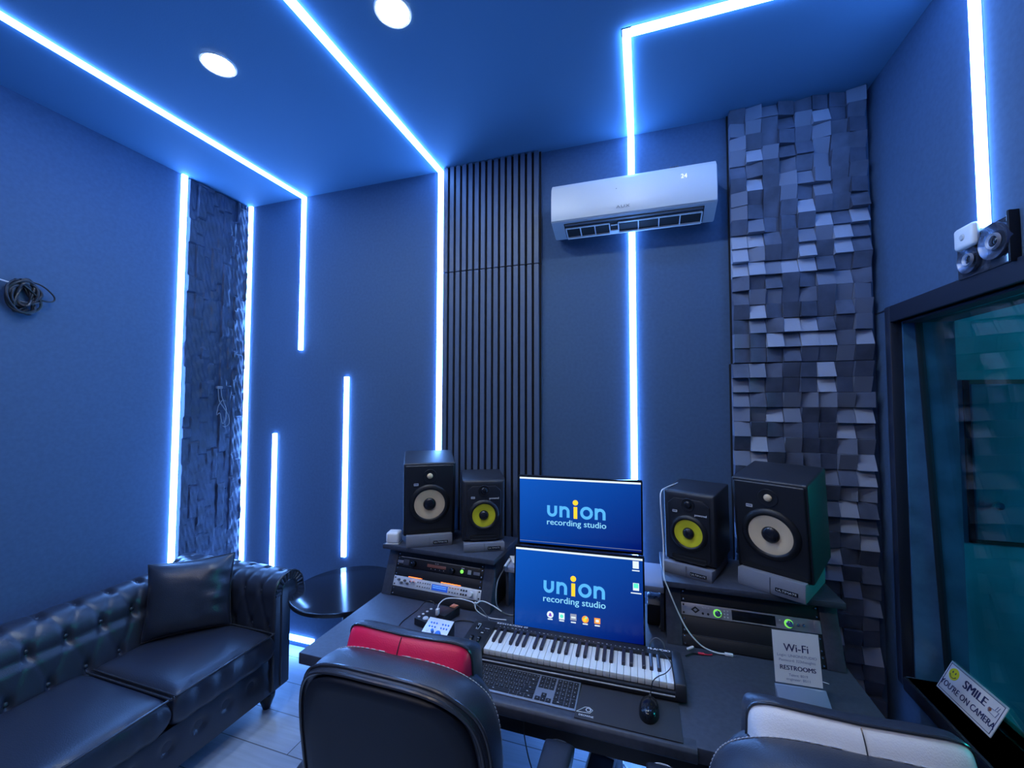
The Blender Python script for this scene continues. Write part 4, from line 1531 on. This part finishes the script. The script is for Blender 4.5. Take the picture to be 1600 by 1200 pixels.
b = bmesh.new()
rings = [[mfn(u / 14, k / 40) for k in range(40)] for u in range(1, 15)]
g = G()
g.loft(rings[::-1])
g.o('mouse_body', 'black_gloss', t, angle=60)
G().cyl(.006, -.003, .003, 18, T(0, .030, .0305) @ RY(PI / 2)).o('scroll_wheel', 'rubber', t)
cable('mouse_cable', 'thin black mouse cable running over the piano keys to the desk back', [(.014, 1.472, .712), (.017, 1.477, .735), (.024, 1.481, .763), (.042, 1.496, .7725), (.066, 1.524, .7705), (.086, 1.567, .7715), (.078, 1.606, .7725), (.048, 1.650, .7725), (.038, 1.690, .745), (.035, 1.73, .7025)], .0017, 'black_cable')

# ================================================================ SMALL DESK DEVICES
def monitor_controller():
    t = thing('monitor_controller', 'small silver wedge controller box with blue knobs left of the piano keyboard', 'audio controller', (-.893, 1.512, DZ), (0, 0, math.radians(-2)))
    G().prism([(0, 0), (0, .020), (.105, .060), (.105, 0)], 'x', 0, .118, .002).o('case', 'black_plastic', t)
    an = math.atan2(.040, .105)
    F = T(0, 0, .0205) @ RX(an)
    G().box(.001, .117, .001, .111, 0, .0016, .0006, mx=F).o('faceplate', 'silver', t)
    for gx, gy in ((.022, .086), (.077, .086)):
        for k in range(6):
            x, y = gx + (k % 3) * .013, gy - (k // 3) * .018
            G().cyl(.0036, .0016, .0042, 14, F @ T(x, y, 0)).o('push_button', 'blue_knob', t)
    G().cyl(.0065, .0016, .016, 22, F @ T(.050, .044, 0), bev=.001).o('small_knob', 'blue_knob', t)
    G().cyl(.0120, .0016, .020, 28, F @ T(.083, .032, 0), bev=.0015).o('volume_knob', 'blue_knob', t)
    G().box(.016, .028, .044, .056, .0016, .004, .001, mx=F).o('square_button', 'white_plastic', t)
    G().text('B2', .009, F @ T(.026, .020, .0018), .03).o('face_lettering', 'grey_print', t)
monitor_controller()
t = thing('usb_hub', 'small black hub box with round pale buttons behind the silver controller', 'usb hub', (-.925, 1.70, DZ), (0, 0, math.radians(-14)))
G().box(-.040, .040, -.075, .075, 0, .032, .004).o('hub_case', 'black_plastic', t)
for k in range(4):
    G().cyl(.006, .032, .034, 14, T(-.026, -.058 + .026 * k, 0)).o('hub_button', 'badge', t)
G().lathe([(0, .036), (.011, .036), (.013, .032)], 24, T(.008, -.052, 0)).o('hub_dial', 'silver', t)
G().cyl(.006, .032, .034, 14, T(.030, -.055, 0)).o('hub_button', 'copper', t)
t = thing('power_adapter', 'black adapter with a copper-coloured side beside the hub box', 'adapter', (-.852, 1.742, DZ), (0, 0, math.radians(-14)))
G().box(-.018, .018, -.065, .045, 0, .040, .003).o('adapter_body', 'black_plastic', t)
G().box(-.0182, .012, .010, .042, .0405, .0425, .001).o('adapter_plate', 'copper', t)
t = thing('charging_cable', 'white USB cable bundle arching from the black hub toward the monitors', 'cable', (-.893, 1.69, DZ + .0322))
O_ = Vector((-.893, 1.69, DZ + .0322))
def rel(pts):
    return [Vector(p) - O_ for p in pts]
G().box(-.007, .007, -.009, .009, 0, .028, .003).o('usb_plug', 'white_plastic', t)
G().tube(rel([(-.893, 1.69, .760), (-.889, 1.703, .778), (-.866, 1.725, .792), (-.816, 1.750, .788), (-.762, 1.765, .776), (-.742, 1.768, .768), (-.722, 1.800, .768), (-.676, 1.810, .752), (-.628, 1.812, .730)]), .0027, 8, 8).o('cable_run', 'white_cable', t)
G().tube(rel([(-.742, 1.768, .768), (-.734, 1.758, .748), (-.708, 1.772, .722), (-.667, 1.785, .706), (-.600, 1.795, .704)]), .0023, 8, 8).o('cable_run', 'white_cable', t)
G().tube(rel([(-.742, 1.768, .768), (-.714, 1.772, .748), (-.692, 1.776, .722), (-.673, 1.770, .704)]), .0019, 8, 8).o('cable_run', 'grey_cable', t)
G().box(-.004, .004, -.005, .005, -.007, .007, .001, mx=T(*(Vector((-.742, 1.768, .768)) - O_))).o('cable_clip', 'white_plastic', t)
cable('black_cable', 'thin black cable looping over the bare desk left of the hub box', [(-.945, 1.787, .715), (-.976, 1.786, .735), (-1.008, 1.780, .730), (-1.031, 1.755, .7035), (-1.040, 1.692, .7025), (-1.043, 1.636, .7025), (-1.033, 1.595, .7025), (-1.005, 1.573, .7025), (-.968, 1.578, .7025), (-.935, 1.590, .7025), (-.900, 1.592, .7025)], .0019, 'black_cable')
cable('grey_cable', 'grey cable hanging down beside the left rack box to the desk', [(-.668, 1.97, .86), (-.667, 1.89, .850), (-.666, 1.85, .830), (-.660, 1.82, .790), (-.652, 1.815, .750), (-.630, 1.825, .720), (-.600, 1.842, .7035), (-.57, 1.85, .7035)], .0030, 'grey_cable')
cable('controller_cable', 'short black cable from the silver controller to the piano keyboard', [(-.800, 1.63, .715), (-.812, 1.690, .712), (-.795, 1.728, .7035), (-.740, 1.735, .7035), (-.69, 1.70, .7035)], .0024, 'black_cable')

# white box, tablet and marker on the left shelves
t = thing('router_box', 'small white rounded box on the left end of the left rack shelf', 'router', (-1.268, 1.905, SHZ), (0, 0, math.radians(14)))
G().box(-.034, .034, -.034, .034, .004, .062, .012, 3).o('box_body', 'white_plastic', t)
G().box(-.035, .035, -.035, .035, 0, .006, .002).o('box_foot', 'ac_white', t)
BZ = DZ + .197
t = thing('tablet', 'white-edged tablet standing on the bridge shelf left of the monitors', 'tablet', (-.608, 1.985, BZ), (math.radians(-10), 0, math.radians(-62)))
G().box(-.060, .060, 0, .008, .008, .175, .004).o('tablet_body', 'white_plastic', t)
G().box(-.055, .055, -.0006, .0004, .016, .167).o('tablet_screen', 'black_gloss', t)
G().box(-.045, .045, -.030, .040, 0, .008, .002).o('tablet_stand', 'white_plastic', t)
t = thing('marker_pen', 'white marker pen lying on the bridge shelf beside the tablet', 'pen', (-.640, 1.925, BZ + .0068), (0, 0, math.radians(-86)))
G().lathe([(0, -.055), (.0060, -.054), (.0066, -.05), (.0066, .038), (.0050, .044), (0, .045)], 16, RY(PI / 2)).o('pen_barrel', 'white_plastic', t)
G().lathe([(0, .043), (.0042, .043), (.0034, .056), (.0012, .062), (0, .062)], 14, RY(PI / 2)).o('pen_tip', 'black_plastic', t)

# white cable over the small right speaker, ending in a plug on the desk
t = thing('white_cable', 'white cable draped down the small right speaker, its plug on the desk', 'cable', (.339, 1.822, DZ))
O_ = Vector((.339, 1.822, DZ))
G().tube(rel([(.160, 2.14, 1.304), (.094, 1.985, 1.306), (.0755, 1.945, 1.297), (.071, 1.928, 1.270), (.074, 1.920, 1.20), (.080, 1.912, 1.08), (.078, 1.875, 1.00), (.078, 1.835, .965), (.092, 1.822, .93), (.106, 1.820, .895), (.131, 1.822, .836), (.165, 1.814, .775), (.212, 1.812, .728), (.262, 1.816, .7085), (.300, 1.820, .7055)]), .0028, 8, 8).o('cable_run', 'white_cable', t)
G().box(-.042, -.012, -.006, .006, .001, .010, .002).o('plug_body', 'white_plastic', t)
G().box(-.012, -.001, -.0045, .0045, .0025, .0085, .001).o('plug_tip', 'chrome', t)
t = thing('audio_cable', 'short cable with red and white plugs on the desk beside the piano keyboard end', 'cable', (.18, 1.795, DZ))
G().tube([(-.030, -.035, .006), (-.016, -.020, .006), (-.004, -.006, .005), (.020, -.001, .005)], .0028, 8, 6).o('cable_run', 'black_cable', t)
G().lathe([(0, -.012), (.0045, -.012), (.0045, .010), (0, .012)], 12, T(.030, .0, .0055) @ RY(PI / 2)).o('red_plug', 'red_plug', t)
G().lathe([(0, -.014), (.005, -.014), (.005, .010), (.003, .014), (0, .014)], 12, T(-.008, .014, .013) @ RY(PI / 3)).o('white_plug', 'white_plastic', t)
G().tube([(.042, 0, .005), (.058, .004, .004), (.07, .010, .004)], .0022, 8, 4).o('cable_tail', 'red_plug', t)

# adapter, cables and power box between the lower monitor and the right rack
t = thing('wall_adapter', 'pale power adapter with a cable, in the gap right of the lower monitor', 'adapter', (.040, 1.985, DZ))
G().box(-.028, .028, -.020, .020, .086, .128, .006).o('adapter_body', 'white_plastic', t)
G().box(-.030, .030, -.022, .022, .0, .086, .004).o('adapter_block', 'black_plastic', t)
G().tube([(.0, -.022, .12), (.012, -.045, .135), (.030, -.050, .11), (.034, -.035, .05), (.020, -.045, .004)], .0028, 8, 8).o('adapter_cable', 'grey_cable', t)
cable('grey_cable', 'grey cable arched on the desk right of the lower monitor', [(.018, 1.735, .7035), (.020, 1.755, .735), (.040, 1.765, .752), (.066, 1.76, .742), (.076, 1.752, .7035)], .0028, 'grey_cable')
cable('white_wire', 'thin pale wire slanting under the bridge shelf right of the monitors', [(.018, 1.99, .822), (.040, 2.0, .845), (.060, 2.01, .866)], .0018, 'white_cable')

# wifi sign in an acrylic holder
def wifi_sign():
    t = thing('sign_holder', 'clear acrylic sign holder with a white Wi-Fi and restrooms sheet', 'sign', (.492, 1.632, DZ), (0, 0, .06))
    F = RX(math.radians(-9))
    W, H = .146, .200
    G().box(-W / 2, W / 2, .0, .0025, .012, H + .012, .0008, mx=F).o('acrylic_back', 'acrylic', t)
    G().box(-W / 2 + .003, W / 2 - .003, -.0012, -.0003, .046, H + .008, mx=F).o('paper_sheet', 'paper', t)
    G().prism([(-.046, 0), (-.048, .006), (-.004, .044), (.002, .044), (.004, .0)], 'x', -W / 2 - .002, W / 2 + .002, .0015).o('acrylic_foot', 'acrylic_block', t)
    def L(txt, size, z, m, bold=.0, width=None, nm='sheet_lettering'):
        G().text(txt, size, F @ TF(0, -.0016, z), bold, width=width).o(nm, m, t)
    L('Wi-Fi', .034, .156, 'navy_print', .012, .074)
    L('Login: UNIONSTUDIO', .0115, .132, 'pale_print', .0, .118)
    L('Password: 323thoughts', .0115, .117, 'pale_print', .0, .108)
    L('RESTROOMS', .0195, .094, 'navy_print', .030, .106)
    L('Talent: 8019', .0110, .073, 'pale_print', .0, .056)
    L('engineer: 8011', .0110, .060, 'pale_print', .0, .070)
wifi_sign()
t = tag(G().box(-.012, .012, -.0012, .0012, 0, .0012, .0004).o('paper_scrap', 'white_print', loc=(.607, 1.758, DZ), rot=(0, 0, -.35)), 'tiny white paper scrap on the desk right of the Wi-Fi sign', 'scrap')

# under the desk
t = thing('foot_pedal', 'black pedal box with pale edge strips standing under the desk', 'pedal', (-.165, 1.90, 0), (0, 0, math.radians(-12)))
G().prism([(-.16, 0), (-.16, .14), (-.05, .185), (.02, .200), (.05, .185), (.06, 0)], 'x', -.055, .055, .006).o('pedal_body', 'black_plastic', t)
G().prism([(-.05, .187), (-.046, .190), (.018, .204), (.018, .200)], 'x', -.040, .040).o('pedal_plate', 'grey_plastic', t)
g = G()
for x in (-.056, .050):
    g.prism([(-.16, .140), (-.16, .150), (-.05, .195), (-.05, .185)], 'x', x, x + .006)
g.box(-.056, .056, -.06, -.052, .183, .190)
g.o('edge_strip', 'white_print', t)
cable('floor_cable', 'short white cable hook on the floor under the desk', [(-.110, 2.06, .006), (-.101, 2.03, .010), (-.085, 2.018, .006), (-.055, 2.022, .005), (-.03, 2.03, .005)], .0035, 'white_cable')
cable('hanging_cable', 'thin black cable hanging from the desk front beside the red-banded chair', [(-.393, 1.362, .653), (-.393, 1.362, .61), (-.391, 1.366, .567), (-.381, 1.376, .499), (-.365, 1.38, .44), (-.36, 1.385, .36), (-.37, 1.4, .2), (-.38, 1.43, .005)], .0022, 'black_cable')

# ================================================================ CHAIRS
def sgp(v, p):
    return math.copysign(abs(v) ** p, v)
def chair(label, loc, band, stitch_m, rotz=0.0):
    t = thing('office_chair', label, 'chair', loc, (0, 0, rotz), group='black leather office chairs at the desk')
    zc, hh, hw = .745, .335, .262
    def ring(y, k, n=64, dz=0.0):
        R = []
        for i in range(n):
            a = 2 * PI * i / n
            x, z = sgp(math.cos(a), .52) * hw * k, sgp(math.sin(a), .42) * (hh - (1 - k) * hw * .8)
            zz = zc + z + dz
            tp = .86 + .14 * min(1, max(0, (zz - .42) / .35))
            # the shell curves: wings come forward, top leans back
            yy = y - (zz - .5) * .13 + .02 * (x / hw) ** 2 - .012 * math.exp(-((zz - 1.07) / .05) ** 2)
            zz -= .010 * (abs(x) / hw) ** 2 * max(0, (zz - .9) / .18)
            R.append((x * tp, yy, zz))
        return R
    yb = -.250
    g = G()
    g.loft([ring(yb + .004, .90), ring(yb, .945), ring(yb + .008, .975), ring(yb + .022, .992), ring(yb + .045, 1.0), ring(yb + .070, .998), ring(yb + .088, .985), ring(yb + .098, .965), ring(yb + .102, .93)])
    g.o('back_shell', 'leather_dull', t, angle=60)
    G().tube(ring(yb - .001, .955), .0050, 8, 1, True).o('back_piping', 'piping', t)
    G().tube(ring(yb + .014, .990), .0045, 8, 1, True).o('back_piping', 'piping', t)
    g = G()
    g.loft([ring(yb + .004, .90), ring(yb - .004, .90), ring(yb - .012, .86), ring(yb - .016, .76), ring(yb - .018, .55)])
    g.o('rear_panel', 'leather_rear', t, angle=60)
    # stitched seam round the front edge of the shell
    st = ring(yb + .096, .975, 260)
    g = G()
    for i in range(0, 260, 2):
        if st[i][2] > .80:
            g.tube([st[i], st[(i + 1) % 260]], .0014, 5, 1)
    g.tube([p for p in st if p[2] > .80], .0004, 5, 1)
    g.o('seam_stitching', stitch_m, t)
    # front back-cushion and headrest
    g = G()
    g.loft([ring(yb + .098, .90), ring(yb + .125, .90), ring(yb + .150, .86), ring(yb + .162, .74), ring(yb + .168, .5)])
    g.o('back_cushion', 'leather_dull', t, angle=60)
    def hring(y, k, dz=0.0, n=56):
        R = []
        for i in range(n):
            a = 2 * PI * i / n
            x, z = sgp(math.cos(a), .30) * .178 * (1 - (1 - k) * .22), sgp(math.sin(a), .32) * (.092 - (1 - k) * .15)
            zz = 1.018 + z
            R.append((x, y - (zz - .5) * .13 + .75 * x * x, zz - .10 * x * x + (dz if z > 0 else 0)))
        return R
    y0 = yb + .078
    g = G()
    g.loft([hring(y0 - .006, .66), hring(y0, .72), hring(y0 + .009, .82), hring(y0 + .019, .91), hring(y0 + .029, .975), hring(y0 + .034, .99)])
    g.o('headrest_band', band, t, angle=60)
    g = G()
    g.loft([hring(y0 + .031, .975), hring(y0 + .033, 1.0), hring(y0 + .045, 1.01), hring(y0 + .065, 1.0, -.004), hring(y0 + .085, .96, -.010), hring(y0 + .105, .88, -.014), hring(y0 + .116, .75), hring(y0 + .120, .5)])
    g.o('headrest_cushion', 'leather_dull', t, angle=60)
    G().tube(hring(y0 + .032, 1.004), .0028, 8, 1, True).o('headrest_piping', 'piping', t)
    mid = [max((p for p in hring(y0 + dy - .001, k) if abs(p[0]) < .05), key=lambda p: p[2]) for dy, k in ((.0, .72), (.009, .82), (.019, .91), (.029, .975))]
    G().tube([(.0, p[1], p[2] + .0004) for p in mid], .0011, 6, 2).o('band_seam', 'piping', t)
    # seat
    cushion(G(), -.265, .265, -.235, .185, .40, .515, .018, 7, 26).o('seat', 'leather_dull', t, angle=70)
    G().box(-.20, .20, -.18, .20, .375, .41, .01).o('seat_plate', 'black_plastic', t)
    # armrests
    for s in (-1, 1):
        pad_ = cushion(G(), s * .328 - .046, s * .328 + .046, -.18, .150, .612, .664, .006, 7, 20).o('armrest', 'leather_dull', t, angle=70)
        G().tube([(s * .328 + .040 * c, yy, .652) for c, yy in ((-1, -.15), (-1.02, .0), (-1, .11), (-.6, .142), (0, .149), (.6, .142), (1, .11), (1.02, 0), (1, -.15))], .0024, 6, 4).o('armrest_piping', 'stitch' if band != 'red' else 'piping', pad_)
        G().tube([(s * .328, .12, .62), (s * .330, .14, .52), (s * .31, .11, .43), (s * .22, .05, .392), (s * .15, .0, .388)], .017, 10, 6).o('arm_bracket', 'black_plastic', t)
        G().tube([(s * .328, -.13, .62), (s * .330, -.15, .52), (s * .31, -.10, .43), (s * .25, -.04, .395)], .015, 10, 6).o('arm_bracket', 'black_plastic', t)
    # gas lift, star base, casters
    G().lathe([(0, .12), (.030, .12), (.030, .25), (.020, .25), (.020, .376), (0, .376)], 24).o('gas_lift', 'black_metal', t)
    G().lathe([(0, .075), (.052, .075), (.050, .12), (.035, .13), (0, .13)], 24).o('base_hub', 'black_plastic', t)
    for k in range(5):
        a = 2 * PI * k / 5 + .35
        mx = RZ(a)
        G().loft([[(.03, -.03, .075), (.03, .03, .075), (.03, .025, .12), (.03, -.025, .12)], [(.20, -.022, .075), (.20, .022, .075), (.20, .017, .108), (.20, -.017, .108)], [(.315, -.016, .070), (.315, .016, .070), (.315, .012, .086), (.315, -.012, .086)]], mx=mx).o('base_leg', 'black_plastic', t)
        q = mx @ Vector((.30, 0, 0))
        c = G()
        for s in (-1, 1):
            c.lathe([(0, -.009), (.026, -.009), (.029, -.006), (.029, .006), (.026, .009), (0, .009)], 20, T(q.x, q.y, .029) @ RZ(a + .8) @ T(0, s * .014, 0) @ RX(PI / 2))
        c.tube([(q.x, q.y, .03), (q.x, q.y, .074)], .007, 8, 1)
        c.box(-.012, .012, -.015, .015, .022, .036, mx=T(q.x, q.y, 0) @ RZ(a + .8))
        c.o('caster', 'rubber', t)
    return t
chair('black leather office chair with a red headrest band, in front of the computer keyboard', (-.582, 1.135, 0), 'red', 'stitch', 0)
chair('black leather office chair with a white headrest band, at the right end of the desk', (.372, 1.145, 0), 'white_leather', 'stitch', 0)
